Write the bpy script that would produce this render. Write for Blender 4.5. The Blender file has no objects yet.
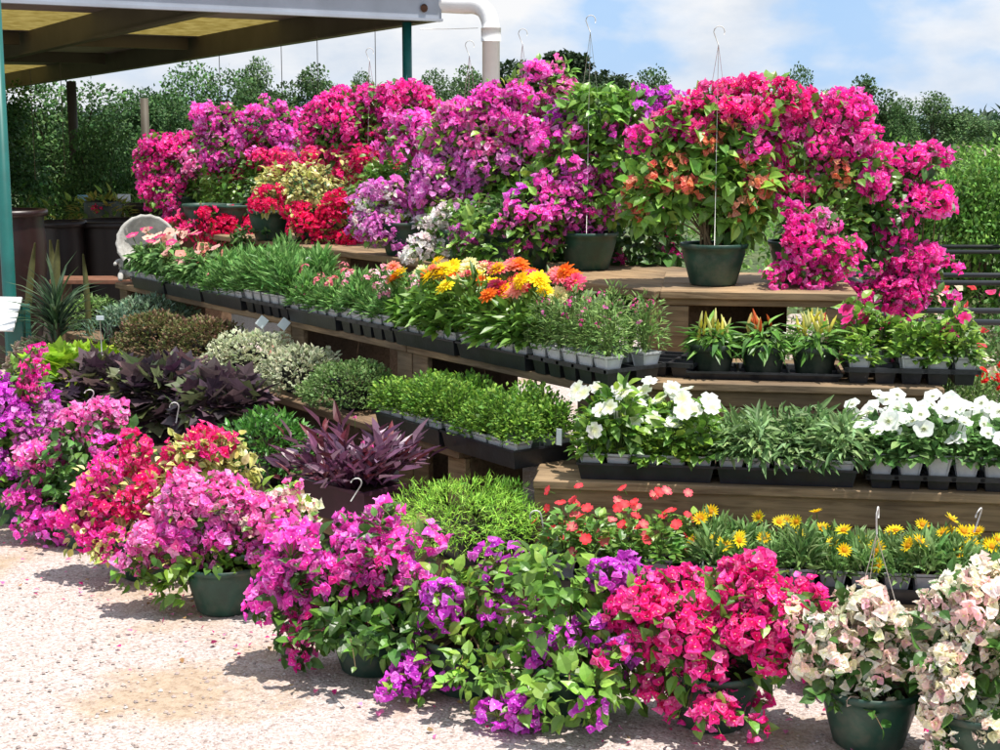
import bpy, math, numpy as np
from math import sin, cos, pi, radians
rng = np.random.default_rng(7)
scene = bpy.context.scene
col = scene.collection

# ------------------------------------------------------------------ camera geometry (real units, metres)
PITCH = radians(9.3); CAMH = 1.65; FPX = 1500.0
CPI, SPI = cos(PITCH), sin(PITCH)
def ray(px, py):
    x = (px-500)/FPX; v = (py-375)/FPX
    return np.array([x, CPI - v*SPI, -(SPI + v*CPI)])
def PD(px, py, d): return np.array([0, 0, CAMH]) + d*ray(px, py)          # point at depth d
def PZ(px, py, z):                                                     # point on the level z
    r = ray(px, py); return np.array([0, 0, CAMH]) + r*((CAMH-z)/(-r[2]))
def depth_of(P): return P[1]*CPI + (CAMH-P[2])*SPI

class Wing:
    def __init__(s, ang): 
        s.a = radians(ang); s.e = np.array([cos(s.a), sin(s.a)]); s.n = np.array([-sin(s.a), cos(s.a)])
    def P(s, t, n, z): q = s.e*t + s.n*n; return np.array([q[0], q[1], z])
    def s_at(s, px, n, z):
        xr = (px-500)/FPX; h = CAMH-z
        return (xr*(CPI*n*s.n[1] + h*SPI) - n*s.n[0])/(s.e[0] - xr*CPI*s.e[1])
    def inv(s, P): return float(P[0]*s.e[0]+P[1]*s.e[1]), float(P[0]*s.n[0]+P[1]*s.n[1])
RW = Wing(-8.0); LW = Wing(-54.0)

# ------------------------------------------------------------------ materials
def new_mat(name):
    m = bpy.data.materials.new(name); m.use_nodes = True
    nt = m.node_tree; nt.nodes.clear()
    out = nt.nodes.new('ShaderNodeOutputMaterial')
    return m, nt, out
def N(nt, t, **kw):
    n = nt.nodes.new(t)
    for k, v in kw.items():
        if k in n.inputs: n.inputs[k].default_value = v
        else: setattr(n, k, v)
    return n
def L(nt, a, b): nt.links.new(a, b)
def mixcol(nt, a, b, fac, mode='MIX'):
    m = nt.nodes.new('ShaderNodeMix'); m.data_type = 'RGBA'; m.blend_type = mode
    for sock, v in ((m.inputs[0], fac), (m.inputs[6], a), (m.inputs[7], b)):
        if hasattr(v, 'is_output'): nt.links.new(v, sock)
        else: sock.default_value = (v if isinstance(v, float) else (*v, 1) if len(v) == 3 else v)
    return m.outputs[2]
def ramp(nt, fac, stops):
    r = nt.nodes.new('ShaderNodeValToRGB'); nt.links.new(fac, r.inputs[0])
    e = r.color_ramp.elements
    while len(e) > 1: e.remove(e[-1])
    e[0].position = stops[0][0]; e[0].color = (*stops[0][1], 1)
    for p, c in stops[1:]:
        q = e.new(p); q.color = (*c, 1)
    return r.outputs[0]

def plant_mat(name, rough, trans, spec, lo=.92, hi=1.28):
    m, nt, out = new_mat(name)
    at = N(nt, 'ShaderNodeAttribute', attribute_name='Col')
    oi = N(nt, 'ShaderNodeObjectInfo')
    hsv = N(nt, 'ShaderNodeHueSaturation')
    mr = N(nt, 'ShaderNodeMapRange'); L(nt, oi.outputs['Random'], mr.inputs[0])
    mr.inputs[3].default_value = .88; mr.inputs[4].default_value = 1.15
    L(nt, mr.outputs[0], hsv.inputs['Value'])
    L(nt, at.outputs['Color'], hsv.inputs['Color'])
    no = N(nt, 'ShaderNodeTexNoise', Scale=60.0, Detail=3.0)
    geo = N(nt, 'ShaderNodeNewGeometry'); L(nt, geo.outputs['Position'], no.inputs['Vector'])
    mr2 = N(nt, 'ShaderNodeMapRange'); L(nt, no.outputs[0], mr2.inputs[0])
    mr2.inputs[3].default_value = lo-.12; mr2.inputs[4].default_value = hi+.02
    c = mixcol(nt, hsv.outputs[0], mr2.outputs[0], 1.0, 'MULTIPLY')
    pb = N(nt, 'ShaderNodeBsdfPrincipled', Roughness=rough); pb.inputs['Specular IOR Level'].default_value = spec
    L(nt, c, pb.inputs['Base Color'])
    tr = N(nt, 'ShaderNodeBsdfTranslucent'); L(nt, c, tr.inputs['Color'])
    mx = N(nt, 'ShaderNodeMixShader', Fac=trans); L(nt, pb.outputs[0], mx.inputs[1]); L(nt, tr.outputs[0], mx.inputs[2])
    L(nt, mx.outputs[0], out.inputs[0])
    return m
M = {}
M['leaf'] = plant_mat('leaf', 0.38, 0.30, 0.5)
M['softleaf'] = plant_mat('soft_leaf', 0.6, 0.30, 0.3)
M['petal'] = plant_mat('petal', 0.6, 0.45, 0.2, 1.05, 1.35)
M['farleaf'] = plant_mat('tree_leaf', 0.6, 0.25, 0.25)

def simple(name, c, rough=0.5, spec=0.5, metal=0.0, var=0.15, vscale=8.0, bump=0.0, bscale=60.0, stretch=None):
    m, nt, out = new_mat(name)
    tc = N(nt, 'ShaderNodeTexCoord')
    mp = N(nt, 'ShaderNodeMapping'); L(nt, tc.outputs['Object'], mp.inputs[0])
    if stretch: mp.inputs['Scale'].default_value = stretch
    no = N(nt, 'ShaderNodeTexNoise', Scale=vscale, Detail=5.0, Roughness=0.6); L(nt, mp.outputs[0], no.inputs['Vector'])
    lo = tuple(x*(1-var) for x in c); hi = tuple(min(1, x*(1+var)) for x in c)
    cc = ramp(nt, no.outputs[0], [(0.3, lo), (0.7, hi)])
    pb = N(nt, 'ShaderNodeBsdfPrincipled', Roughness=rough, Metallic=metal); pb.inputs['Specular IOR Level'].default_value = spec
    L(nt, cc, pb.inputs['Base Color'])
    if bump:
        n2 = N(nt, 'ShaderNodeTexNoise', Scale=bscale, Detail=4.0); L(nt, mp.outputs[0], n2.inputs['Vector'])
        b = N(nt, 'ShaderNodeBump', Strength=bump, Distance=0.005); L(nt, n2.outputs[0], b.inputs['Height']); L(nt, b.outputs[0], pb.inputs['Normal'])
    L(nt, pb.outputs[0], out.inputs[0])
    return m
M['green_pot'] = simple('green_plastic', (0.012, 0.045, 0.032), 0.32, 0.5, var=0.35, vscale=14)
M['dark_pot'] = simple('dark_green_plastic', (0.022, 0.038, 0.026), 0.45, 0.4, var=0.4, vscale=18)
M['black_tray'] = simple('black_plastic', (0.018, 0.019, 0.024), 0.42, 0.5, var=0.5, vscale=12, bump=0.2)
M['white_pot'] = simple('white_plastic', (0.62, 0.63, 0.64), 0.5, 0.4, var=0.16, vscale=22, bump=0.15)
M['grey_pot'] = simple('grey_plastic', (0.36, 0.37, 0.41), 0.5, 0.4, var=0.22, vscale=22, bump=0.15)
M['purple_pot'] = simple('purple_plastic', (0.06, 0.02, 0.04), 0.4, 0.4, var=0.3)
def dusty(name, c, rough):
    m = simple(name, c, rough, 0.5, var=0.35, vscale=14); nt = m.node_tree
    pb = [n for n in nt.nodes if n.type=='BSDF_PRINCIPLED'][0]; src = pb.inputs['Base Color'].links[0].from_socket
    tc = N(nt,'ShaderNodeTexCoord'); no = N(nt,'ShaderNodeTexNoise',Scale=9.0,Detail=8.0,Roughness=.7); L(nt,tc.outputs['Object'],no.inputs['Vector'])
    k = ramp(nt,no.outputs[0],[(.48,(0,0,0)),(.72,(.42,.42,.42))])
    L(nt, mixcol(nt,src,(.20,.17,.13),k), pb.inputs['Base Color'])
    r = ramp(nt,no.outputs[0],[(.4,(rough,)*3),(.7,(.8,.8,.8))]); L(nt,r,pb.inputs['Roughness']); return m
M['green_pot'] = dusty('green_plastic', (0.014, 0.055, 0.038), 0.35); M['dark_pot'] = dusty('dark_green_plastic', (0.022, 0.038, 0.026), 0.45)
M['soil'] = simple('potting_soil', (0.045, 0.028, 0.018), 0.95, 0.1, var=0.5, vscale=90, bump=1.0, bscale=200)
M['steel_white'] = simple('galvanised_sheet', (0.36, 0.39, 0.45), 0.45, 0.4, var=0.12, vscale=3, bump=0.1)
M['rust'] = simple('rust', (0.06, 0.03, 0.02), 0.9, 0.1)
M['green_paint'] = simple('green_paint', (0.008, 0.115, 0.10), 0.38, 0.5, var=0.18, vscale=6)
M['pvc'] = simple('white_pvc', (0.78, 0.78, 0.78), 0.35, 0.5, var=0.05)
M['rafter'] = simple('dark_steel', (0.085, 0.07, 0.05), 0.6, 0.3, var=0.25, vscale=2)
M['wire'] = simple('galvanised_wire', (0.62, 0.62, 0.60), 0.35, 0.5, 0.4)
M['hookw'] = simple('white_hook_plastic', (0.55, 0.54, 0.52), 0.4, 0.4)
M['rack'] = simple('black_steel', (0.015, 0.017, 0.02), 0.4, 0.5)
M['urn'] = simple('dark_glaze', (0.018, 0.006, 0.005), 0.4, 0.6, var=0.5, vscale=3)
M['urn2'] = simple('brown_glaze', (0.010, 0.006, 0.005), 0.5, 0.5, var=0.4, vscale=3)
M['terra'] = simple('brown_board', (0.20, 0.095, 0.06), 0.7, 0.2, var=0.3, vscale=10)
M['stone'] = simple('cast_stone', (0.44, 0.43, 0.40), 0.85, 0.2, var=0.25, vscale=25, bump=0.6, bscale=120)
M['label'] = simple('white_card', (0.72, 0.80, 0.84), 0.4, 0.4, var=0.05)
M['signwhite'] = simple('white_board', (0.8, 0.83, 0.83), 0.4, 0.4, var=0.04)
M['blue'] = simple('blue_card', (0.16, 0.36, 0.50), 0.5, 0.3, var=0.2)
M['bark'] = simple('bark', (0.10, 0.075, 0.055), 0.9, 0.1, var=0.4, vscale=6, bump=0.8, stretch=(3, 3, 0.6))
M['stem'] = simple('green_stem', (0.10, 0.13, 0.04), 0.6, 0.3, var=0.3)
M['woodstem'] = simple('woody_stem', (0.16, 0.11, 0.06), 0.8, 0.2, var=0.3)
M['terracotta'] = simple('terracotta', (0.36, 0.15, 0.08), 0.8, 0.2, var=0.15)

def wood_mat(name, base, dark):
    m, nt, out = new_mat(name)
    tc = N(nt, 'ShaderNodeTexCoord'); mp = N(nt, 'ShaderNodeMapping'); L(nt, tc.outputs['Object'], mp.inputs[0])
    mp.inputs['Scale'].default_value = (1.2, 14, 14)
    n1 = N(nt, 'ShaderNodeTexNoise', Scale=3.0, Detail=8.0, Roughness=0.65, Distortion=1.0); L(nt, mp.outputs[0], n1.inputs['Vector'])
    n2 = N(nt, 'ShaderNodeTexNoise', Scale=2.2, Detail=4.0); L(nt, tc.outputs['Object'], n2.inputs['Vector'])
    c1 = ramp(nt, n1.outputs[0], [(0.3, dark), (0.52, base), (0.75, tuple(x*1.25 for x in base))])
    c2 = ramp(nt, n2.outputs[0], [(0.35, (0.50, 0.50, 0.54)), (0.5, (.85,.83,.82)), (0.65, (1.12, 1.06, 1.0))])
    oi = N(nt, 'ShaderNodeObjectInfo'); mr = N(nt, 'ShaderNodeMapRange'); L(nt, oi.outputs['Random'], mr.inputs[0]); mr.inputs[3].default_value = .75; mr.inputs[4].default_value = 1.15
    c = mixcol(nt, c1, c2, 1.0, 'MULTIPLY'); c = mixcol(nt, c, mr.outputs[0], 1.0, 'MULTIPLY')
    pb = N(nt, 'ShaderNodeBsdfPrincipled', Roughness=0.75); pb.inputs['Specular IOR Level'].default_value = 0.25
    L(nt, c, pb.inputs['Base Color'])
    b = N(nt, 'ShaderNodeBump', Strength=0.5, Distance=0.004); L(nt, n1.outputs[0], b.inputs['Height']); L(nt, b.outputs[0], pb.inputs['Normal'])
    L(nt, pb.outputs[0], out.inputs[0]); return m
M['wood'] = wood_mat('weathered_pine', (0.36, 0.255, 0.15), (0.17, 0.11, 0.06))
M['wood_dark'] = wood_mat('dark_pine', (0.20, 0.135, 0.085), (0.09, 0.06, 0.035))  # darker pine; on the low left benches its tone stands in for shade

def gravel_mat():
    m, nt, out = new_mat('crushed_granite')
    tc = N(nt, 'ShaderNodeTexCoord')
    P = tc.outputs['Object']
    vo = N(nt, 'ShaderNodeTexVoronoi', Scale=150.0); L(nt, P, vo.inputs['Vector'])
    vo2 = N(nt, 'ShaderNodeTexVoronoi', Scale=80.0); L(nt, P, vo2.inputs['Vector'])
    n1 = N(nt, 'ShaderNodeTexNoise', Scale=1.1, Detail=5.0, Roughness=0.6); L(nt, P, n1.inputs['Vector'])
    n2 = N(nt, 'ShaderNodeTexNoise', Scale=28.0, Detail=8.0, Roughness=0.75); L(nt, P, n2.inputs['Vector'])
    sep = N(nt, 'ShaderNodeSeparateColor'); L(nt, vo.outputs['Color'], sep.inputs[0])
    stone = ramp(nt, sep.outputs[0], [(0.0, (0.27, 0.21, 0.19)), (0.08, (0.345, 0.275, 0.25)), (0.25, (0.43, 0.355, 0.325)), (0.6, (0.50, 0.425, 0.395)), (1.0, (0.63, 0.56, 0.53))])
    sand = ramp(nt, n2.outputs[0], [(0.3, (0.31, 0.215, 0.13)), (0.6, (0.43, 0.325, 0.22))])
    patch = ramp(nt, n1.outputs[0], [(0.50, (0, 0, 0)), (0.62, (0.85, 0.85, 0.85))])
    vm = N(nt, 'ShaderNodeVectorMath', operation='SUBTRACT'); L(nt, P, vm.inputs[0]); vm.inputs[1].default_value = (-0.95, 4.25, 0)
    vs = N(nt, 'ShaderNodeVectorMath', operation='MULTIPLY'); L(nt, vm.outputs[0], vs.inputs[0]); vs.inputs[1].default_value = (1.25, 1.6, 0)
    vl = N(nt, 'ShaderNodeVectorMath', operation='LENGTH'); L(nt, vs.outputs[0], vl.inputs[0])
    n3 = N(nt, 'ShaderNodeTexNoise', Scale=4.5, Detail=6.0, Roughness=0.65); L(nt, P, n3.inputs['Vector'])
    ad = N(nt, 'ShaderNodeMath', operation='ADD'); L(nt, vl.outputs['Value'], ad.inputs[0]); L(nt, n3.outputs[0], ad.inputs[1])
    spot = ramp(nt, ad.outputs[0], [(0.72, (0.8, 0.8, 0.8)), (0.98, (0, 0, 0))])
    patch = mixcol(nt, patch, spot, 1.0, 'LIGHTEN')
    c = mixcol(nt, stone, sand, patch)
    grit = ramp(nt, n2.outputs[0], [(0.32, (0.62, 0.56, 0.54)), (0.5, (1, 1, 1))])
    c = mixcol(nt, c, grit, 0.8, 'MULTIPLY')
    pb = N(nt, 'ShaderNodeBsdfPrincipled', Roughness=0.9); pb.inputs['Specular IOR Level'].default_value = 0.2
    L(nt, c, pb.inputs['Base Color'])
    add = N(nt, 'ShaderNodeMath', operation='ADD'); L(nt, vo.outputs['Distance'], add.inputs[0]); L(nt, vo2.outputs['Distance'], add.inputs[1])
    b = N(nt, 'ShaderNodeBump', Strength=0.6, Distance=0.004, invert=True); L(nt, add.outputs[0], b.inputs['Height']); L(nt, b.outputs[0], pb.inputs['Normal'])
    L(nt, pb.outputs[0], out.inputs[0]); return m
M['gravel'] = gravel_mat()
def earth_mat():
    m, nt, out = new_mat('field_earth')
    tc = N(nt, 'ShaderNodeTexCoord')
    n1 = N(nt, 'ShaderNodeTexNoise', Scale=0.35, Detail=8.0, Roughness=0.7); L(nt, tc.outputs['Object'], n1.inputs['Vector'])
    c = ramp(nt, n1.outputs[0], [(0.3, (0.045, 0.07, 0.022)), (0.5, (0.075, 0.11, 0.035)), (0.7, (0.13, 0.13, 0.06))])
    pb = N(nt, 'ShaderNodeBsdfPrincipled', Roughness=0.95); L(nt, c, pb.inputs['Base Color']); L(nt, pb.outputs[0], out.inputs[0]); return m
M['earth'] = earth_mat()
def pebble_mat():
    m, nt, out = new_mat('pebble')
    at = N(nt, 'ShaderNodeAttribute', attribute_name='Col')
    pb = N(nt, 'ShaderNodeBsdfPrincipled', Roughness=0.9); L(nt, at.outputs['Color'], pb.inputs['Base Color']); L(nt, pb.outputs[0], out.inputs[0]); return m
M['pebble'] = pebble_mat()
def panel_mat():
    m, nt, out = new_mat('yellow_skylight_sheet')
    tr = N(nt, 'ShaderNodeBsdfTranslucent', Color=(0.62, 0.50, 0.13, 1)); df = N(nt, 'ShaderNodeBsdfDiffuse', Color=(0.5, 0.42, 0.16, 1))
    tc = N(nt, 'ShaderNodeTexCoord'); no = N(nt, 'ShaderNodeTexNoise', Scale=9.0, Detail=5.0); L(nt, tc.outputs['Object'], no.inputs['Vector'])
    cc = ramp(nt, no.outputs[0], [(0.35, (0.20, 0.15, 0.035)), (0.65, (0.36, 0.29, 0.10))]); L(nt, cc, tr.inputs[0])
    mx = N(nt, 'ShaderNodeMixShader', Fac=0.3); L(nt, tr.outputs[0], mx.inputs[1]); L(nt, df.outputs[0], mx.inputs[2]); L(nt, mx.outputs[0], out.inputs[0]); return m
M['panel'] = panel_mat()
M['deck'] = simple('roof_sheet', (0.24, 0.20, 0.18), 0.5, 0.3, var=0.12, vscale=2)

# ------------------------------------------------------------------ geometry accumulators
class Geo:
    def __init__(s): s.v = []; s.c = []; s.fl = []; s.ft = []; s.mi = []; s.n = 0
    def add(s, V, F, C=None, mi=0):
        V = np.asarray(V, float).reshape(-1, 3); k = len(V)
        s.v.append(V)
        if C is None: C = np.full((k, 3), 0.5)
        C = np.asarray(C, float)
        if C.ndim == 1: C = np.tile(C, (k, 1))
        s.c.append(C)
        for f in F:
            s.fl.append(np.asarray(f)+s.n); s.ft.append(len(f)); s.mi.append(mi)
        s.n += k
    def bulk(s, V, loops, totals, C, mi=0):
        s.v.append(V); s.c.append(C); s.fl.append(loops+s.n); s.ft.extend(totals); s.mi.extend([mi]*len(totals)); s.n += len(V)
    def mesh(s, name, mats, smooth=False):
        me = bpy.data.meshes.new(name)
        V = np.concatenate(s.v); C = np.concatenate(s.c); Lp = np.concatenate(s.fl).astype(np.int32)
        T = np.array(s.ft, np.int32); st = np.concatenate([[0], np.cumsum(T)[:-1]]).astype(np.int32)
        me.vertices.add(len(V)); me.vertices.foreach_set('co', V.astype(np.float32).ravel())
        me.loops.add(len(Lp)); me.loops.foreach_set('vertex_index', Lp)
        me.polygons.add(len(T)); me.polygons.foreach_set('loop_start', st); me.polygons.foreach_set('loop_total', T)
        me.polygons.foreach_set('material_index', np.array(s.mi, np.int32))
        me.polygons.foreach_set('use_smooth', np.full(len(T), smooth))
        at = me.color_attributes.new('Col', 'FLOAT_COLOR', 'POINT')
        at.data.foreach_set('color', np.hstack([np.clip(C, 0, 1), np.ones((len(C), 1))]).astype(np.float32).ravel())
        for m in (mats if isinstance(mats, (list, tuple)) else [mats]): me.materials.append(m)
        me.update(calc_edges=True); me.validate()
        return me

def link(name, me, parent=None, loc=None, rot=None, scale=None):
    o = bpy.data.objects.new(name, me); col.objects.link(o)
    if parent is not None: o.parent = parent
    if loc is not None: o.location = [float(x) for x in loc]
    if rot is not None: o.rotation_euler = rot
    if scale is not None: o.scale = (scale,)*3 if np.isscalar(scale) else scale
    return o
def tag(o, label, cat, group=None, kind=None):
    if label: o['label'] = label
    if cat: o['category'] = cat
    if group: o['group'] = group
    if kind: o['kind'] = kind
    return o
def thing(name, label, cat, loc=(0, 0, 0), rz=0.0, group=None):
    o = bpy.data.objects.new(name, None); col.objects.link(o); o.empty_display_size = 0.05
    o.location = [float(x) for x in loc]; o.rotation_euler = (0, 0, rz)
    return tag(o, label, cat, group)
def struct(name, me):
    o = link(name, me); o['kind'] = 'structure'; return o

def box(g, lo, hi, C=None, mi=0, R=None, T=None):
    x0, y0, z0 = lo; x1, y1, z1 = hi
    V = np.array([[x0,y0,z0],[x1,y0,z0],[x1,y1,z0],[x0,y1,z0],[x0,y0,z1],[x1,y0,z1],[x1,y1,z1],[x0,y1,z1]], float)
    if R is not None: V = V @ np.asarray(R).T
    if T is not None: V = V + np.asarray(T)
    g.add(V, [(3,2,1,0),(4,5,6,7),(0,1,5,4),(1,2,6,5),(2,3,7,6),(3,0,4,7)], C, mi)
def bbox_bev(g, lo, hi, b=0.003, mi=0):
    """box with chamfered edges"""
    lo = np.array(lo, float); hi = np.array(hi, float); c = (lo+hi)/2; h = (hi-lo)/2
    V = []; idx = {}
    for sx in (-1, 1):
        for sy in (-1, 1):
            for sz in (-1, 1):
                for ax in range(3):
                    p = np.array([sx, sy, sz])*h; q = p.copy()
                    for k in range(3):
                        if k != ax: q[k] -= [sx, sy, sz][k]*b
                    idx[(sx, sy, sz, ax)] = len(V); V.append(c+q)
    F = []
    for ax in range(3):
        o1, o2 = [k for k in range(3) if k != ax]
        for s in (-1, 1):
            f = []
            for a, bb in ((-1,-1),(1,-1),(1,1),(-1,1)):
                t = [0,0,0]; t[ax] = s; t[o1] = a; t[o2] = bb; f.append(idx[(*t, ax)])
            F.append(f)
        for a in (-1, 1):
            for bb in (-1, 1):
                t0 = [0,0,0]; t0[ax] = -1; t0[o1] = a; t0[o2] = bb; t1 = list(t0); t1[ax] = 1
                F.append([idx[(*t0, o1)], idx[(*t1, o1)], idx[(*t1, o2)], idx[(*t0, o2)]])
    for sx in (-1, 1):
        for sy in (-1, 1):
            for sz in (-1, 1): F.append([idx[(sx, sy, sz, a)] for a in range(3)])
    # fix orientation
    V = np.array(V)
    F2 = []
    for f in F:
        p = V[f]; nrm = np.cross(p[1]-p[0], p[2]-p[0])
        F2.append(f if np.dot(nrm, p.mean(0)-c) > 0 else f[::-1])
    g.add(V, F2, None, mi)
def lathe(g, prof, seg=24, C=None, mi=0, T=(0, 0, 0), R=None, ripple=0.0, nr=0):
    V = []; 
    for r, z in prof:
        for k in range(seg):
            a = 2*pi*k/seg; rr = r*(1+ripple*cos(nr*a)); V.append((rr*cos(a), rr*sin(a), z))
    V = np.array(V); 
    if R is not None: V = V @ np.asarray(R).T
    V = V + np.asarray(T)
    F = []
    for i in range(len(prof)-1):
        for k in range(seg):
            k2 = (k+1) % seg; F.append((i*seg+k, i*seg+k2, (i+1)*seg+k2, (i+1)*seg+k))
    g.add(V, F, C, mi)
def disc(g, r, z, seg=20, C=None, mi=0, T=(0, 0, 0), wob=0.0):
    V = [(0, 0, z+wob)]+[(r*cos(2*pi*k/seg), r*sin(2*pi*k/seg), z) for k in range(seg)]
    g.add(np.array(V)+np.asarray(T), [(0, 1+k, 1+(k+1) % seg) for k in range(seg)], C, mi)
def tube(g, pts, r, seg=5, C=None, mi=0):
    pts = np.asarray(pts, float); n = len(pts)
    rr = np.full(n, r) if np.isscalar(r) else np.asarray(r, float)
    V = np.zeros((n*seg, 3)); F = []
    ref = np.array([0.3, 0.2, 1.0])
    for i in range(n):
        t = pts[min(i+1, n-1)]-pts[max(i-1, 0)]; t = t/(np.linalg.norm(t)+1e-9)
        if abs(np.dot(t, ref/np.linalg.norm(ref))) > 0.95: rf = np.array([1.0, 0.1, 0])
        else: rf = ref
        a = np.cross(t, rf); a /= np.linalg.norm(a); b = np.cross(t, a)
        for k in range(seg):
            th = 2*pi*k/seg; V[i*seg+k] = pts[i]+rr[i]*(cos(th)*a+sin(th)*b)
    for i in range(n-1):
        for k in range(seg):
            k2 = (k+1) % seg; F.append((i*seg+k, i*seg+k2, (i+1)*seg+k2, (i+1)*seg+k))
    F.append(tuple(range(seg))); F.append(tuple((n-1)*seg+k for k in range(seg-1, -1, -1)))
    g.add(V, F, C, mi)
def bez(p0, p1, p2, n=5):
    t = np.linspace(0, 1, n)[:, None]; return (1-t)**2*np.asarray(p0)+2*t*(1-t)*np.asarray(p1)+t*t*np.asarray(p2)

# ---- leaf / petal templates: (verts, faces, weight B per vertex); axis +Y, length 1, normal +Z
def T_leaf(w=0.28, fold=0.10, droop=0.18, mid=0.38, up=0.0, edgeB=0.0):
    V = [(0,0,0),(-w,mid*.75,fold+up*.3),(0,mid*.75,up*.3),(w,mid*.75,fold+up*.3),(-w*.72,mid*1.65,fold*.7-droop*.4),(0,mid*1.65,-droop*.4-.02),(w*.72,mid*1.65,fold*.7-droop*.4),(0,1,-droop)]
    F = [(0,2,1),(0,3,2),(1,2,5,4),(2,3,6,5),(4,5,7),(5,6,7)]
    W = [0,edgeB,0,edgeB,edgeB,0,edgeB,edgeB]
    return np.array(V, float), F, np.array(W, float)
def T_leaf2(w=0.28, fold=0.10, droop=0.18, edgeB=0.0, tip=.30):
    V=[(0,0,0)]; W=[0]
    for y,ww,dz in ((.16,.70,0),(.42,1.0,-.05),(.68,.70,-.35),(.86,tip,-.7)):
        V+=[(-w*ww,y,fold*ww+droop*dz),(0,y,droop*dz-.015),(w*ww,y,fold*ww+droop*dz)]; W+=[edgeB,0,edgeB]
    V.append((0,1,-droop)); W.append(edgeB)
    F=[(0,2,1),(0,3,2)]
    for i in (1,4,7): F+=[(i,i+1,i+4,i+3),(i+1,i+2,i+5,i+4)]
    F+=[(10,11,13),(11,12,13)]
    return np.array(V,float),F,np.array(W,float)
def T_needle(w=0.06):
    V = [(-w*.4,0,0),(w*.4,0,0),(w,.5,.02),(-w,.5,.02),(0,1,-.08)]
    return np.array(V, float), [(0,1,2,3),(3,2,4)], np.zeros(5)
def T_strap(w=0.09, arch=0.25, fold=.04):
    V = [(-w*.5,0,0),(w*.5,0,0),(-w,.35,arch*.55),(0,.35,arch*.55-fold),(w,.35,arch*.55),(-w*.85,.7,arch*.5),(0,.7,arch*.5-fold),(w*.85,.7,arch*.5),(0,1,0)]
    return np.array(V, float), [(0,1,4,3),(0,3,2),(2,3,6,5),(3,4,7,6),(5,6,8),(6,7,8)], np.zeros(9)
def T_small():
    V = [(0,0,0),(-.3,.5,.1),(.3,.5,.1),(0,1,-.05)]
    return np.array(V, float), [(0,2,1),(1,2,3)], np.array([0,.3,.3,1.])
def T_lobed():
    pts = [(0,0),(-.28,-.12),(-.62,.05),(-.40,.28),(-.62,.52),(-.26,.58),(0,1.0),(.26,.58),(.62,.52),(.40,.28),(.62,.05),(.28,-.12)]
    V = [(0,.3,-.06)]+[(x,y,.05*abs(x)-.12*max(0,y-.5)) for x, y in pts]
    k = len(pts)
    return np.array(V, float), [(0,1+i,1+(i+1)%k) for i in range(k)], np.zeros(k+1)
def rotz(a): return np.array([[cos(a),-sin(a),0],[sin(a),cos(a),0],[0,0,1]])
def rotx(a): return np.array([[1,0,0],[0,cos(a),-sin(a)],[0,sin(a),cos(a)]])
def roty(a): return np.array([[cos(a),0,sin(a)],[0,1,0],[-sin(a),0,cos(a)]])
def merge(parts):
    V=[];F=[];W=[];n=0
    for v,f,w in parts:
        V.append(v);W.append(w);F+= [tuple(i+n for i in q) for q in f];n+=len(v)
    return np.concatenate(V),F,np.concatenate(W)
def xf(t, R, s=1.0, T=(0,0,0)): return (t[0]@R.T)*s+np.asarray(T), t[1], t[2]
def wset(t, w): return t[0], t[1], np.full(len(t[0]), float(w))
def T_boug(var=0):
    """three papery bracts round a tiny cream flower; normal +Z"""
    r = np.random.default_rng(50+var); P = []
    for k in range(3):
        w = .40+.08*r.random()
        b = T_leaf2(w*1.12, fold=.16+.1*r.random(), droop=-.12+.35*r.random(), tip=.36)
        b[0][:,2] += r.normal(0,.035,len(b[0]))
        b = wset(b, 0)
        P.append(xf(b, rotz(2*pi*k/3+r.normal(0,.25))@rotx(radians(34+r.normal(0,14)))))
    st = (np.array([(0,0,.1),(.09,.02,.5),(-.05,.09,.52),(-.06,-.08,.5)]),[(0,1,2),(0,2,3),(0,3,1),(1,2,3)],np.ones(4))
    P.append(st)
    return merge(P)
BT = [T_boug(i) for i in range(5)]

def frames(f, n):
    """orthonormal matrices with columns x,y=f,z~n for arrays"""
    f = f/np.linalg.norm(f,axis=1,keepdims=True)
    z = n-(n*f).sum(1,keepdims=True)*f; ln = np.linalg.norm(z,axis=1,keepdims=True)
    z = np.where(ln<1e-4, np.array([0.3,.1,.9]), z); z/=np.linalg.norm(z,axis=1,keepdims=True)
    x = np.cross(f,z)
    return np.stack([x,f,z],axis=2)
def scatter(g, tpl, pos, fr, sc, cA, cB=None, mi=0):
    V,F,W = tpl; n=len(pos); k=len(V)
    if n==0: return
    sc = np.broadcast_to(np.asarray(sc,float),(n,)) if np.ndim(sc)<=1 else sc
    X = np.einsum('nij,kj->nki', fr, V)*sc[:,None,None]+pos[:,None,:]
    cA = np.broadcast_to(np.asarray(cA,float),(n,3)); cB = cA if cB is None else np.broadcast_to(np.asarray(cB,float),(n,3))
    C = cA[:,None,:]*(1-W[None,:,None])+cB[:,None,:]*W[None,:,None]
    lp = np.concatenate([np.asarray(f) for f in F]); tot=[len(f) for f in F]
    loops = (np.arange(n)[:,None]*k+lp[None,:]).ravel()
    g.bulk(X.reshape(-1,3), loops, tot*n, C.reshape(-1,3), mi)
def unit(n):
    v = rng.normal(size=(n,3)); return v/np.linalg.norm(v,axis=1,keepdims=True)
def jit(c, n, s=0.18):
    """n natural colour variants of c (or of a palette of colours)"""
    c = np.atleast_2d(np.asarray(c,float)); base = c[rng.integers(0,len(c),n)]
    return np.clip(base*(1+rng.normal(0,s,(n,1)))*(1+rng.normal(0,s*.35,(n,3))),0.002,0.95)

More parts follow.
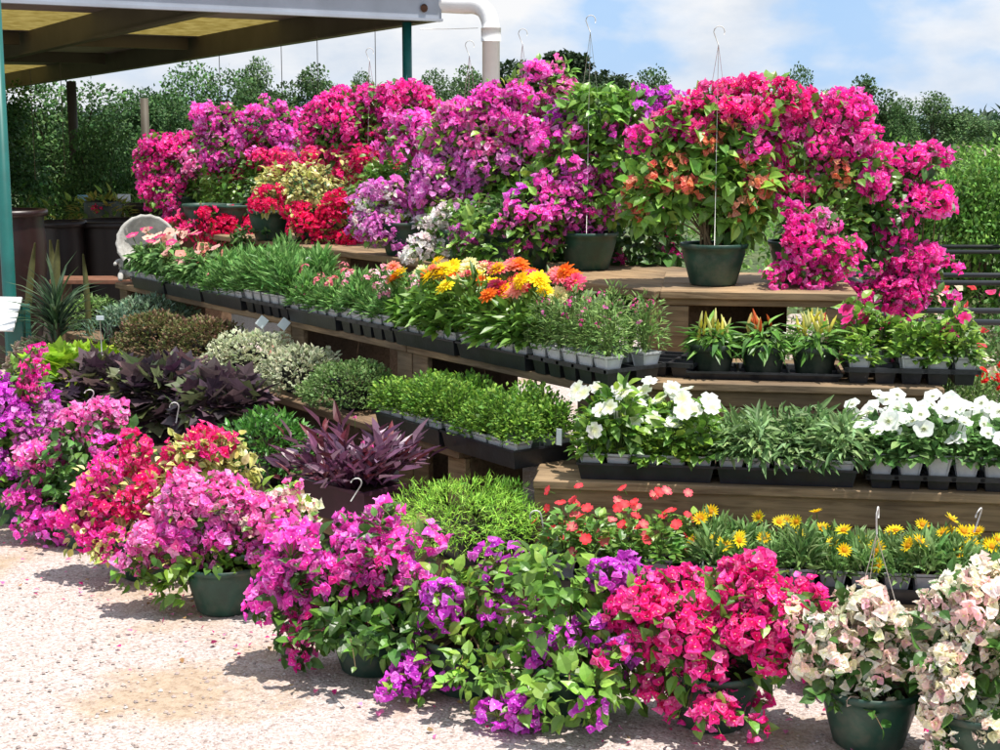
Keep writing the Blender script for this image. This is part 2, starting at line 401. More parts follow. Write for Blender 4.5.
# ------------------------------------------------------------------ colours (linear)
G_MID = [(0.13,0.27,0.04),(0.085,0.19,0.03),(0.18,0.34,0.055)]
G_DARK = [(0.055,0.13,0.025),(0.07,0.165,0.035),(0.09,0.20,0.04)]
G_LIGHT = [(0.30,0.48,0.06),(0.23,0.40,0.06),(0.15,0.29,0.05)]
G_YEL = [(0.52,0.50,0.11),(0.42,0.44,0.10),(0.22,0.30,0.05),(0.6,0.55,0.2)]
FC = {
 'hot':    ([(0.93,0.05,0.36),(0.90,0.03,0.28),(0.95,0.17,0.48)], (0.9,0.75,0.6)),
 'hotmag': ([(0.93,0.06,0.46),(0.95,0.20,0.58),(0.91,0.04,0.38)], (0.9,0.75,0.7)),
 'mag':    ([(0.93,0.15,0.64),(0.95,0.30,0.74),(0.92,0.09,0.55)], (0.9,0.8,0.75)),
 'pink':   ([(0.91,0.24,0.58),(0.92,0.42,0.70),(0.90,0.15,0.50)], (0.9,0.8,0.75)),
 'lilac':  ([(0.82,0.28,0.70),(0.86,0.42,0.76),(0.78,0.17,0.62)], (0.9,0.85,0.85)),
 'violet': ([(0.74,0.10,0.70),(0.80,0.22,0.78),(0.66,0.07,0.62)], (0.85,0.8,0.85)),
 'crimson':([(0.80,0.018,0.15),(0.86,0.04,0.21),(0.74,0.012,0.11)], (0.8,0.6,0.5)),
 'redpink':([(0.90,0.035,0.23),(0.92,0.10,0.34),(0.88,0.03,0.28)], (0.9,0.8,0.6)),
 'salmon': ([(0.94,0.30,0.15),(0.95,0.42,0.28),(0.92,0.24,0.20)], (0.9,0.75,0.4)),
 'coral':  ([(0.88,0.10,0.20),(0.88,0.16,0.26),(0.86,0.05,0.14)], (0.9,0.75,0.6)),
 'cream':  ([(0.95,0.87,0.70),(0.95,0.74,0.66),(0.92,0.92,0.66),(0.95,0.62,0.62),(.95,.90,.80),(.95,.82,.70)], (0.8,0.8,0.4)),
 'whitepk':([(0.87,0.82,0.78),(0.88,0.74,0.78),(0.86,0.84,0.80)], (0.8,0.8,0.5)),
}
_clu = {}
def cluster_mesh(key, var):
    if (key,var) in _clu: return _clu[(key,var)]
    sparse=key.endswith('_s'); cols, eye = FC[key.replace('_s','')]
    g = Geo(); nfl = 14 if sparse else 44
    d = unit(nfl); d[:,2] = d[:,2]*.8+.25; d/=np.linalg.norm(d,axis=1,keepdims=True)
    pos = (.72 if sparse else .95)*d*(0.026+0.034*rng.random((nfl,1))**.6)*np.array([1,1,.9])
    zz = d+rng.normal(0,.35,(nfl,3)); ff = np.cross(zz, unit(nfl))
    fr = frames(ff, zz)
    # frames gives y=f, z~zz
    base = jit(cols, nfl, .12)
    for t in range(5):
        m = (np.arange(nfl)%5)==t
        scatter(g, BT[t], pos[m], fr[m], 0.0212*(.8+.4*rng.random(m.sum())), base[m], np.array(eye))
    for q in pos: tube(g, [(0,0,-.012), q*.55+np.array([0,0,-.004]), q], .0009, 3, np.array([.20,.26,.08]))
    me = g.mesh('flower_cluster', M['petal']); _clu[(key,var)] = me
    return me
for k in FC:
    for v in range(4): pass

LEAF_B = T_leaf2(.33,.09,.2)
LEAF_V = T_leaf2(.33,.09,.2,edgeB=1.0)
_pots = {}
def pot_mesh(kind):
    if kind in _pots: return _pots[kind]
    g = Geo()
    if kind == 'basket':        # hanging-basket pot, green
        lathe(g, [(0.0,0.0),(0.088,0.0),(0.095,0.006),(0.128,0.125),(0.131,0.150),(0.140,0.152),(0.141,0.168),(0.137,0.171),(0.130,0.168),(0.126,0.14)], 36)
        disc(g, .127, .142, 24, mi=1, wob=.012)
        me = g.mesh('pot',[M['green_pot'],M['soil']],True)
    elif kind == 'round':
        lathe(g, [(0.0,0.0),(0.060,0.0),(0.064,0.005),(0.082,0.085),(0.0835,0.088),(0.088,0.090),(0.089,0.115),(0.086,0.117),(0.082,0.112),(.08,.1)], 30)
        disc(g, .081, .100, 20, mi=1, wob=.008)
        me = g.mesh('pot',[M['dark_pot'],M['soil']],True)
    elif kind == 'bucket':
        lathe(g, [(0.0,0.0),(0.115,0.0),(0.12,0.01),(0.145,0.235),(0.155,0.238),(0.155,0.262),(0.15,.265),(0.142,0.25)], 32)
        disc(g, .143, .24, 20, mi=1, wob=.012)
        me = g.mesh('pot',[M['dark_pot'],M['soil']],True)
    else:                       # square pots: white / grey / purple
        m = {'w':M['white_pot'],'g':M['grey_pot'],'p':M['purple_pot'],'b':M['black_tray']}[kind[0]]
        s = {'s':1.0,'l':2.3}[kind[1]]; wx,wy=(1,1) if kind[1]=='s' else (1.25,.72)
        lv = [(.027,0),(.0405,.074),(.0425,.0745),(.0435,.083),(.0415,.0832),(.040,.076)]
        V=[];F=[]
        for r,z in lv:
            c=.006
            for sx,sy in ((-1,-1),(1,-1),(1,1),(-1,1)):
                a = (sx*(r-c*(1 if sx*sy>0 else 0)), sy*(r-c*(0 if sx*sy>0 else 1))); b=(sx*(r-c*(0 if sx*sy>0 else 1)), sy*(r-c*(1 if sx*sy>0 else 0)))
                V.append((a[0],a[1],z)); V.append((b[0],b[1],z))
        k=8
        for i in range(len(lv)-1):
            for j in range(k): F.append((i*k+j,i*k+(j+1)%k,(i+1)*k+(j+1)%k,(i+1)*k+j))
        F.append(tuple(range(k-1,-1,-1)))
        g.add(np.array(V)*s*np.array([wx,wy,1 if kind[1]=='s' else .62]),F)
        zt=.073*s*(1 if kind[1]=='s' else .62); r=.0395*s
        g.add([(-r*wx,-r*wy,zt),(r*wx,-r*wy,zt),(r*wx,r*wy,zt),(-r*wx,r*wy,zt)],[(0,1,2,3)],None,1)
        me = g.mesh('pot',[m,M['soil']])
    _pots[kind]=me
    return me

_hang = {}
def hanger(parent, r, z0, h, ang=0.0):
    g = Geo()
    top = np.array([0,0,z0+h])
    for k in range(3):
        a = 2*pi*k/3+.4
        tube(g, [(r*cos(a),r*sin(a),z0),(r*.5*cos(a),r*.5*sin(a),z0+h*.5),top], .0011, 4)
    o = link('hanger_wire', g.mesh('hanger_wire', M['wire'],True), parent, rot=(0,0,ang))
    g = Geo(); hp=[]
    for t in np.linspace(-.2,1.15,9): hp.append((.022*cos(pi*t)-.022+ .022,0,z0+h+.045+.024*sin(pi*t)))
    pts=[(.0,0,z0+h),(.004,0,z0+h+.02)]+[(-.02+.022*(1-cos(pi*t)),0,z0+h+.05+.024*sin(pi*t)) for t in np.linspace(0,1.15,8)]
    tube(g, pts[:1]+[( -.012,0,z0+h+.03)]+pts[2:], .0023, 5)
    link('hook', g.mesh('hook', M['hookw'],True), o)
    return o

# ------------------------------------------------------------------ bougainvillea
def boug(label, base, blobs, d, pot='basket', greens=G_MID, leaf=LEAF_B, lsize=.052, hang=0.0, group=None, name='bougainvillea', greensB=None, maxc=99, sprays=12, hrot=0.0, lean=(0,0)):
    """blobs: (px,py,rx,ry,colour or None, flower density, leaf density[, depth offset])"""
    base = np.asarray(base,float)
    root = thing(name, label, 'bougainvillea', base, rng.random()*0.0, group)
    pz = {'basket':.15,'bucket':.24,'round':.1}.get(pot,.14)
    if pot: link('pot', pot_mesh(pot), root, rot=(0,0,rng.random()*6))
    top = np.array([0,0,pz])
    B=[]
    for b in blobs:
        dd = b[7] if len(b)>7 else 0.0
        dep = d+dd; c = PD(b[0],b[1],dep)-base
        sh=.008 if b[4] and b[5]>.5 else .003; rx=max(b[2]*dep/FPX-sh,.022); rz=max(b[3]*dep/FPX-sh,.022); B.append((c,np.array([rx,(rx+rz)*.42,rz]),b))
    gl=Geo(); gs=Geo(); want=[]
    for i,(c,r,b) in enumerate(B):
        area = 4*pi*((r[0]*r[1])**1.6/3+(r[0]*r[2])**1.6/3+(r[1]*r[2])**1.6/3)**(1/1.6)
        # leaves
        n = int(area*max(b[6],.62 if b[4] else 0)*1250)
        u = unit(n); rad = .35+.68*rng.random((n,1))**.5
        p = c+u*(r*rad*(1.06 if b[4] else 1)+.02*rng.random((n,1)))
        keep = (p[:,2]+base[2]>.02)&(np.hypot(p[:,0],p[:,1])+ (p[:,2]>pz-.02)*9 > .15)
        p=p[keep]; u=u[keep]; n=len(p)
        f = u*.7+rng.normal(0,.55,(n,3))+np.array([0,0,-.15]); nn = u*.5+np.array([0,-.12,.9])+rng.normal(0,.35,(n,3))
        sz = lsize*(.55+.65*rng.random(n)); ca=jit(greens,n,.2); cb = jit(greensB,n,.1) if greensB else None
        scatter(gl, leaf, p, frames(f,nn), sz, ca, cb)
        # stems
        for k in range(3):
            e = c+unit(1)[0]*r*.8
            if e[2]+base[2]<.03: e[2]=.03-base[2]
            m = (top+e)/2+np.array([0,0,.06+.05*rng.random()])+rng.normal(0,.02,3)
            tube(gs, bez(top+rng.normal(0,.02,3)*[1,1,0],m,e,6), np.linspace(.005,.0018,6), 5)
        if b[4] and b[5]>0:
            m = max(1,int(area*b[5]/(0.0112 if b[5]>.85 else 0.0130)))
            for _ in range(m):
                for _t in range(12):
                    u=unit(1)[0]
                    if u[2]<-.75 or (u[1]>.2 and rng.random()<.45): continue
                    q=c+u*(r*(.74+.34*rng.random())+.02*(rng.random()<.25)*rng.random())
                    if q[2]+base[2]<.05: continue
                    ok=True
                    for j,(c2,r2,b2) in enumerate(B):
                        if j!=i and (((q-c2)/r2)**2).sum()<.45: ok=False
                    if ok: want.append((q,u,b[4])); break
    Bs=[q for q in B if q[2][4]!='salmon' and q[1][0]>.03]
    for k in range(int(sprays) if Bs else 0):
        c,r,b=Bs[rng.integers(0,len(Bs))]
        u=unit(1)[0]; u[2]=abs(u[2])*(1 if rng.random()<.6 else -.4); u[1]-=.25; u/=np.linalg.norm(u)
        p0=c+u*r*.6; ln=.035+.085*rng.random(); p2=p0+u*(r*.35+ln)+np.array([0,0,-.35*ln*(1-abs(u[2]))]); p1=(p0+p2)/2+np.array([0,0,.3*ln])
        if p2[2]+base[2]<.04: continue
        pts=bez(p0,p1,p2,7); tube(gs,pts,np.linspace(.0026,.0012,7),4)
        t=rng.random(11)*.95+.05; q=np.array([(1-x)**2*p0+2*x*(1-x)*p1+x*x*p2 for x in t]); sd=unit(11); sd[:,2]*=.5
        scatter(gl,leaf,q,frames(sd+u*.5,np.array([0,-.2,.9])+rng.normal(0,.3,(11,3))),lsize*(.45+.5*rng.random(11)),jit(greens,11,.2)*1.15,jit(greensB,11,.1) if greensB else None)
        if b[4] and b[5]>.3:
            want.append((p2-u*.015,u,b[4].replace('_s','')+'_s'))
    if len(want)>maxc:
        idx=rng.permutation(len(want))[:maxc]; want=[want[i] for i in idx]
    if gl.n: link('foliage', gl.mesh('foliage', M['leaf']), root)
    if gs.n: link('stems' if False else 'stem_growth', gs.mesh('stem_growth', M['woodstem'],True), root)
    for q,u,k in want:
        me = cluster_mesh(k, int(rng.integers(0,4)))
        link('flower_cluster', me, root, q, (rng.normal(0,.5),rng.normal(0,.5),rng.random()*6.28), tuple((.8+.4*rng.random())*(.85+.3*rng.random(3))))
        tp=q*.35+top*.65+np.array([0,0,.03])
    if hang: hanger(root,.135,.165,hang,hrot)
    return root

# ------------------------------------------------------------------ small plants
T_BROAD = T_leaf2(.29,.07,.2); T_NARROW=T_leaf(.13,.05,.25,.38); T_MED=T_leaf(.22,.06,.2,.38)
T_SM = T_small(); T_ST=T_strap(); T_ND=T_needle(); T_LB=T_lobed()
def tuft(n, rad, h, tpl, size, cols, colsB=None, upright=.5, base_r=.03, mat='leaf', stems=8, z0=.073, spread=1.0, droop=0.0):
    """leafy seedling: leaves on stems rising from the pot mouth"""
    g=Geo()
    u=unit(n); u[:,2]=np.abs(u[:,2])
    k=rng.random((n,1))**.5
    p=u*np.array([rad,rad,h])*(.25+.75*k); p[:,:2]*=spread; p[:,2]+=z0
    p[:,2]-=droop*(np.hypot(p[:,0],p[:,1])/rad)**2*h
    f=u*[1,1,upright*1.2]+rng.normal(0,.35,(n,3))+[0,0,upright-.3]; nn=np.array([0,0,1])-.35*u*[-1,-1,0]+rng.normal(0,.3,(n,3))
    scatter(g,tpl,p,frames(f,nn),size*(.6+.6*rng.random(n)),jit(cols,n,.18),None if colsB is None else jit(colsB,n,.1))
    for s in range(stems):
        a=rng.random()*6.28; r=rad*.7*rng.random(); e=(r*cos(a),r*sin(a),z0+h*(.6+.35*rng.random()))
        tube(g,[(r*.25*cos(a),r*.25*sin(a),z0-.005),(r*.6*cos(a),r*.6*sin(a),z0+h*.35),e],[.0022,.0018,.001],4,np.array([.12,.19,.05]))
    return g.mesh('foliage',M[mat])
def fl_zinnia(c,c2=(.8,.5,.05)):
    g=Geo()
    for ring,(nk,tilt,s,r0) in enumerate(((13,4,.034,.004),(12,18,.029,.004),(10,36,.022,.003),(8,58,.014,.002))):
        for k in range(nk):
            a=2*pi*k/nk+ring*.25; R=rotz(a)@rotx(radians(tilt+rng.normal(0,4)))
            pt=R@np.array([0,r0,0])+[0,0,.002+ring*.003]
            scatter(g,T_leaf(.2,.03,.1,.5),pt[None],R[None],s*(1+rng.normal(0,.06)),jit(c,1,.12))
    lathe(g,[(.007,.008),(.006,.014),(.0,.016)],8,np.array(c2))
    tube(g,[(0,0,0),(.003,0,-.04),(0,0,-.09)],.0018,4,np.array([.1,.2,.04]))
    return g.mesh('flower',M['petal'])
def fl_vinca(c,eye,s=.024,np_=5):
    g=Geo()
    for k in range(np_):
        R=rotz(2*pi*k/np_)@rotx(radians(8+rng.normal(0,5)))
        t=T_leaf(.46,.02,.06,.5); t=(t[0],t[1],np.array([1,.15,.6,.15,0,0,0,0.]))
        t[0][7]=[0,.93,0]; t[0][4,1]=.92; t[0][6,1]=.92
        scatter(g,t,np.array([[0,0,.0]]),R[None],s,jit(c,1,.08),np.array(eye))
    tube(g,[(0,0,0),(0,0,-.03)],.0013,4,np.array([.1,.2,.04]))
    return g.mesh('flower',M['petal'])
def fl_petunia(c,eye=(.5,.55,.2),s=.043):
    g=Geo(); k=20; V=[(0,0,-.35)]; W=[1.]
    for r,z,w in ((.18,-.12,.55),(.55,.03,.0),(1.,.08,.0)):
        for i in range(k):
            a=2*pi*i/k; rr=r*(1+(.09*cos(5*a) if r>.5 else 0)); V.append((rr*cos(a),rr*sin(a),z+(.09*cos(10*a+1)*r*r if r>.5 else 0)+rng.normal(0,.02))); W.append(w)
    F=[(0,1+i,1+(i+1)%k) for i in range(k)]
    for q in range(2):
        for i in range(k): F.append((1+q*k+i,1+q*k+(i+1)%k,1+(q+1)*k+(i+1)%k,1+(q+1)*k+i))
    scatter(g,(np.array(V,float),F,np.array(W)),np.zeros((1,3)),np.eye(3)[None],s,jit(c,1,.03),np.array(eye))
    tube(g,[(0,0,-.3*s),(0,.0,-1.6*s)],[.003,.002],5,np.array([.12,.24,.06]))
    return g.mesh('flower',M['petal'],True)
def fl_gazania(c=(.94,.74,.02)):
    g=Geo(); nk=15
    for k in range(nk):
        R=rotz(2*pi*k/nk)@rotx(radians(22+rng.normal(0,6)))
        t=T_leaf(.15,.02,.05,.42); t=(t[0],t[1],np.array([1,.3,.4,.3,0,0.,0,0]))
        scatter(g,t,(R@np.array([0,.004,0]))[None],R[None],.029*(1+rng.normal(0,.05)),jit(c,1,.08),np.array([.45,.10,.01]))
    lathe(g,[(.009,.003),(.008,.008),(.004,.010),(0,.010)],10,np.array([.65,.30,.01]))
    tube(g,[(0,0,0),(.003,0,-.05),(0,0,-.11)],.0018,4,np.array([.1,.2,.04]))
    return g.mesh('flower',M['petal'])
def fl_cluster(c,s=.03,n=9,tpl=None):
    g=Geo(); u=unit(n); u[:,2]=np.abs(u[:,2]); p=u*s*.8
    for i in range(n):
        for k in range(5):
            R=frames(np.cross(u[i:i+1]+.01,unit(1)),u[i:i+1])[0]@rotz(2*pi*k/5)@rotx(.35)
            scatter(g,T_leaf(.42,.03,.1,.5),p[i:i+1],R[None],s*.38,jit(c,1,.1))
    tube(g,[(0,0,.4*s),(0,0,-.06)],.0016,4,np.array([.1,.2,.04]))
    return g.mesh('flower',M['petal'])
def fl_pepper(c):
    g=Geo()
    lathe(g,[(0,-.012),(.0045,-.008),(.0056,.004),(.004,.026),(.0006,.042)],8,np.array(c))
    return g.mesh('pepper',M['leaf'],True)
def fl_bud(c,s=.02):
    g=Geo()
    lathe(g,[(.003,0),(.7*s,.5*s),(.8*s,1.1*s),(.55*s,1.9*s),(.15*s,2.2*s)],8,np.array(c),ripple=.12,nr=4)
    tube(g,[(0,0,.002),(0,0,-.06)],.0015,4,np.array([.1,.2,.04]))
    return g.mesh('flower',M['petal'],True)
WHITE=[(.86,.87,.84),(.82,.84,.80)]
FL={
 'vinca_white':[fl_vinca(WHITE,(.8,.82,.4),.029) for _ in range(3)],
 'vinca_red':[fl_vinca([(.86,.03,.045),(.88,.07,.10)],(.8,.12,.12),.019) for _ in range(3)],
 'vinca_coral':[fl_vinca([(.9,.10,.16)],(.85,.4,.3),.019) for _ in range(2)],
 'vinca_pink':[fl_vinca([(.82,.04,.30),(.84,.10,.36)],(.5,.0,.05),.026) for _ in range(3)],
 'petunia_white':[fl_petunia(WHITE) for _ in range(4)],
 'petunia_pink':[fl_petunia([(.80,.06,.22)],(.85,.7,.6),.035) for _ in range(2)]+[fl_petunia([(.84,.55,.45)],(.5,.1,.1),.03)],
 'petunia_salmon':[fl_petunia([(.86,.32,.26)],(.8,.5,.4),.034) for _ in range(2)]+[fl_petunia([(.86,.46,.42)],(.7,.2,.2),.034)],
 'dian_pink':[fl_cluster([(.84,.30,.42),(.85,.45,.55)],.028) for _ in range(2)]+[fl_cluster([(.85,.62,.66)],.028)],
 'dian_rose':[fl_cluster([(.78,.16,.24),(.80,.34,.36)],.026) for _ in range(3)],
 'bud_white':[fl_bud((.84,.84,.76),.014),fl_bud((.86,.86,.82),.017)],
 'zin_yellow':[fl_zinnia([(.94,.70,.02)]),fl_zinnia([(.92,.62,.01)]),fl_zinnia([(.94,.74,.04)]),fl_zinnia([(.85,.80,.42)])],
 'zin_orange':[fl_zinnia([(.88,.20,.02)]),fl_zinnia([(.88,.30,.22)])],
 'zin_pink':[fl_zinnia([(.85,.12,.26)]),fl_zinnia([(.86,.20,.24)]),fl_zinnia([(.80,.04,.10)])],
 'verb':[fl_cluster([(.80,.12,.42)],.017,7),fl_cluster([(.78,.26,.55)],.015,6)],
 'gaz':[fl_gazania(),fl_gazania((.92,.72,.04)),fl_gazania((.92,.62,.01))],
 'gaz_or':[fl_gazania((.86,.25,.02))],
 'pep_y':[fl_pepper((.80,.78,.30)),fl_pepper((.75,.66,.10))],
 'pep_r':[fl_pepper((.65,.12,.02)),fl_pepper((.8,.6,.2))],
 'verb_red':[fl_cluster([(.80,.02,.02),(.85,.06,.04)],.026,10) for _ in range(2)],
}
SP={}
def species(key, gen, nv=3): SP[key]=[gen() for _ in range(nv)]
species('vinca',lambda:tuft(170,.07,.155,T_BROAD,.046,G_MID+G_LIGHT[:2],upright=.3,stems=9))
species('vinca_low',lambda:tuft(90,.06,.10,T_BROAD,.042,G_MID+G_LIGHT[:1],upright=.3,stems=6))
species('vinca_tall',lambda:tuft(120,.075,.17,T_BROAD,.048,[(.10,.23,.04),(.15,.31,.06),(.23,.38,.07)],upright=.35,stems=9))
species('petunia',lambda:tuft(170,.072,.11,T_BROAD,.040,[(.09,.19,.055),(.13,.27,.07),(.18,.33,.10)],upright=.2,stems=7,mat='softleaf'))
species('gazania',lambda:tuft(170,.062,.07,T_ST,.062,[(.17,.30,.09),(.25,.38,.15),(.11,.21,.06)],upright=.6,stems=3,mat='softleaf'))
species('gaz_trail',lambda:tuft(230,.072,.10,T_NARROW,.055,[(.19,.32,.11),(.28,.40,.18),(.11,.21,.07)],upright=.3,stems=5,mat='softleaf'))
species('dianthus',lambda:tuft(400,.07,.12,T_NARROW,.046,[(.17,.35,.09),(.25,.45,.14),(.11,.24,.06)],upright=.8,stems=8,mat='softleaf'))
species('dian_tall',lambda:tuft(460,.072,.15,T_NARROW,.050,[(.18,.37,.10),(.26,.48,.15),(.11,.25,.06)],upright=.9,stems=8,mat='softleaf'))
species('zinnia',lambda:tuft(120,.07,.15,T_MED,.062,G_MID+[(.16,.30,.05)],upright=.4,stems=6))
species('verbena',lambda:tuft(420,.075,.17,T_NARROW,.026,[(.18,.30,.08),(.25,.38,.12),(.12,.22,.06)],upright=.5,stems=14,mat='softleaf'))
species('thyme',lambda:tuft(760,.082,.125,T_SM,.019,[(.17,.33,.04),(.25,.42,.06),(.10,.22,.035)],upright=.5,stems=12,mat='softleaf'))
species('pepper',lambda:tuft(150,.105,.105,T_NARROW,.085,[(.11,.26,.04),(.17,.34,.06),(.08,.18,.04)],upright=.15,stems=8,z0=.1))
species('sparse',lambda:tuft(45,.06,.07,T_BROAD,.035,G_MID,upright=.3,stems=4))
FACE=.42
def potted(name,label,cat,group,loc,rz,sp,pot='ws',flowers=(),nf=0,fz=(.12,.2),fr=.055,sc=1.0,lean=0.9,tilt=.5,fs=1.0,jig=True,face=None):
    if face is None: face=FACE
    o=thing(name,label,cat,loc,rz+(rng.normal(0,.05) if jig else 0),group)
    if pot: link('pot',pot_mesh(pot),o)
    fo=SP[sp][int(rng.integers(0,len(SP[sp])))]
    link('foliage',fo,o,rot=(0,0,rng.random()*6.28),scale=tuple(sc*(.85+.25*rng.random())*np.array([1,1,.8+.35*rng.random()])))
    for k in range(nf):
        me=FL[flowers[int(rng.integers(0,len(flowers)))]]; me=me[int(rng.integers(0,len(me)))]
        a=rng.random()*6.28; r=fr*math.sqrt(rng.random()); z=fz[0]+(fz[1]-fz[0])*rng.random()
        # flowers tip outwards
        q=(r*cos(a),r*sin(a),z)
        fo_=link(me.name.split('.')[0],me,o,q,(rng.normal(0,.25)-tilt*sin(a)*r/fr*.6+face,tilt*cos(a)*r/fr+rng.normal(0,.25),rng.random()*6.28),fs*(.85+.3*rng.random())); fo_.rotation_mode='ZYX'
    return o

# ------------------------------------------------------------------ trays
_tr={}
def tray_parts(kind,w,dp,h,nx=5,ny=2):
    key=(kind,w,dp,h,nx,ny)
    if key in _tr: return _tr[key]
    g=Geo(); t=.003
    def ring(pts_lo,pts_hi):
        pass
    lv=[(.94,0),(1.0,h-.008),(1.03,h-.008),(1.03,h),(1.0,h),(.985,h-.002),(.925,t)]
    V=[];F=[]
    for sc,z in lv:
        x=w/2*1.0 - (1-sc)*.18; y=dp/2-(1-sc)*.18
        for sx,sy in ((-1,-1),(1,-1),(1,1),(-1,1)): V.append((sx*x,sy*y,z))
    for i in range(len(lv)-1):
        for j in range(4): F.append((i*4+j,i*4+(j+1)%4,(i+1)*4+(j+1)%4,(i+1)*4+j))
    F.append((3,2,1,0)); F.append((24,25,26,27))
    g.add(V,F)
    if kind=='ribbed':
        for k in range(9):   # stiffening ribs on the long sides
            x=-w/2+.03+(w-.06)*k/8
            for s in (-1,1): box(g,(x-.0015,s*(dp/2-.004)-.003,.006),(x+.0015,s*(dp/2-.004)+.003,h-.008))
    out=[('tray_shell',g)]
    if kind=='web':
        g2=Geo()
        px=w/nx
        for i in range(nx+1):
            x=-w/2+i*px; x=min(max(x,-w/2+.004),w/2-.004); box(g2,(x-.0035,-dp/2+.003,h*.45),(x+.0035,dp/2-.003,h-.001))
        for j in range(1,ny):
            y=-dp/2+dp*j/ny; box(g2,(-w/2+.003,y-.003,h*.45),(w/2-.003,y+.003,h-.003))
        if ny==1: box(g2,(-w/2+.003,-.002,h*.5),(w/2-.003,.002,h-.004))
        out.append(('divider_lattice',g2))
    _tr[key]=[(n,gg.mesh(n,M['black_tray'])) for n,gg in out]
    return _tr[key]
def web_tray_mesh(w,dp,nx,ny,h):
    """tray of hanging square cups under a flat web"""
    key=('cups',w,dp,nx,ny,h)
    if key in _tr: return _tr[key]
    g=Geo()
    px,py=w/nx,dp/ny
    for i in range(nx):
        for j in range(ny):
            cx=-w/2+px*(i+.5); cy=-dp/2+py*(j+.5)
            a=px*.33; b=px*.42; ya=py*.33; yb=py*.42
            V=[(cx+sx*q,cy+sy*r,z) for q,r,z in ((a,ya,0),(b,yb,h)) for sx,sy in ((-1,-1),(1,-1),(1,1),(-1,1))]
            g.add(V,[(3,2,1,0)]+[(k,(k+1)%4,4+(k+1)%4,4+k) for k in range(4)])
    for i in range(nx+1):
        x=-w/2+i*px; box(g,(x-.007,-dp/2-.006,h-.010),(x+.007,dp/2+.006,h+.002))
    for j in range(ny+1):
        y=-dp/2+j*py; box(g,(-w/2-.006,y-.006,h-.012),(w/2+.006,y+.006,h+.0045))
    _tr[key]=[('cup_grid',g.mesh('cup_grid',M['black_tray']))]
    return _tr[key]
ORD=['first','second','third','fourth','fifth','sixth']
def put_tray(wing,s,n,z,label,group='black nursery trays on the stepped benches',kind='flat',w=.455,dp=.27,h=.062,drot=0.0,tilt=0.0,nx=5,ny=2):
    o=thing('nursery_tray',label,'tray',wing.P(s,n,z),wing.a+drot,group)
    parts = web_tray_mesh(w,dp,nx,ny,h) if kind=='cups' else tray_parts(kind,w,dp,h,nx,ny)
    for nm,me in parts: link(nm,me,o)
    return o
def fill(wing,s,n,z,name,phrase,where,cat,sp,group,nx=5,ny=2,w=.455,dp=.27,pot='ws',drot=0.0,skip=(),z0=.006,rows=None,**kw):
    """fill a tray with pots; every pot is its own thing"""
    a=wing.a+drot; e=np.array([cos(a),sin(a)]); nn=np.array([-sin(a),cos(a)]); c=wing.P(s,n,z)
    rowname=['front row','back row'] if ny==2 else ['front row','middle row','back row'] if ny==3 else ['row']
    for j in range(ny):
        for i in range(nx):
            if (i,j) in skip: continue
            x=-w/2+w*(i+.5)/nx+rng.normal(0,.0015); y=-dp/2+dp*(j+.5)/ny
            if pot and pot[1]=='s': y = -dp/2+.047+ (dp-.094)*(j/(max(1,ny-1)))
            q=c[:2]+e*x+nn*y
            lab='%s, %s from left, %s, %s'%(phrase,ORD[i],rowname[j],where)
            kk=dict(kw); 
            if 'nf' in kk: kk['nf']=int(rng.integers(kk['nf'][0],kk['nf'][1]+1))
            potted(name,lab,cat,group,(q[0],q[1],z+z0),a,sp,pot=pot,**kk)

# =================================================================== THE SETTING
def sheet(name,x0,x1,y0,y1,z,mat,nx=1,ny=1,wob=0.0):
    g=Geo(); xs=np.linspace(x0,x1,nx+1); ys=np.linspace(y0,y1,ny+1)
    V=np.array([(x,y,z) for y in ys for x in xs],float)
    if wob: V[:,2]+=wob*(np.sin(V[:,0]*1.7+.4)*np.cos(V[:,1]*1.3)+.5*np.sin(V[:,0]*3.1+V[:,1]*2.3))
    F=[(j*(nx+1)+i,j*(nx+1)+i+1,(j+1)*(nx+1)+i+1,(j+1)*(nx+1)+i) for j in range(ny) for i in range(nx)]
    g.add(V,F); return struct(name,g.mesh(name,mat))
sheet('ground',-300,300,-60,500,-.03,M['earth'])
sheet('gravel_path',-14,9,-4,13.5,0.0,M['gravel'],60,40,.004)
def brick_mat():
    m,nt,out=new_mat('brick_paver'); tc=N(nt,'ShaderNodeTexCoord'); b=N(nt,'ShaderNodeTexBrick',Scale=4.0)
    b.inputs['Color1'].default_value=(.42,.17,.12,1); b.inputs['Color2'].default_value=(.34,.14,.10,1); b.inputs['Mortar'].default_value=(.3,.26,.22,1); b.inputs['Mortar Size'].default_value=.012
    L(nt,tc.outputs['Object'],b.inputs['Vector']); pb=N(nt,'ShaderNodeBsdfPrincipled',Roughness=.85); L(nt,b.outputs[0],pb.inputs[0]); L(nt,pb.outputs[0],out.inputs[0]); return m
sheet('brick_paving',-1.75,-.35,10.2,13.0,.02,brick_mat())
# loose stones lying on the gravel
g=Geo(); n=5200
px=rng.uniform(-2.6,1.9,n); py=3.7+3.4*rng.random(n)**1.3
sz=.003+.0045*rng.random(n)**2.5
V0=np.array([(-1,-.8,0),(.9,-1,0),(1,.9,0),(-.8,1,0),(-.4,-.4,.8),(.5,-.3,.9),(.4,.5,.7),(-.5,.4,.85)])
F0=[(0,1,5,4),(1,2,6,5),(2,3,7,6),(3,0,4,7),(4,5,6,7)]
ang=rng.random(n)*6.28
fr=np.stack([np.stack([np.cos(ang),-np.sin(ang),0*ang],1),np.stack([np.sin(ang),np.cos(ang),0*ang],1),np.tile([0,0,.8],(n,1))],1)
pal=np.array([(.44,.36,.33),(.56,.5,.47),(.36,.29,.26),(.47,.39,.35),(.36,.29,.27)])
scatter(g,(V0,F0,np.zeros(8)),np.stack([px,py,np.full(n,.0)],1),fr,sz,pal[rng.integers(0,5,n)]*(1+rng.normal(0,.12,(n,1))))
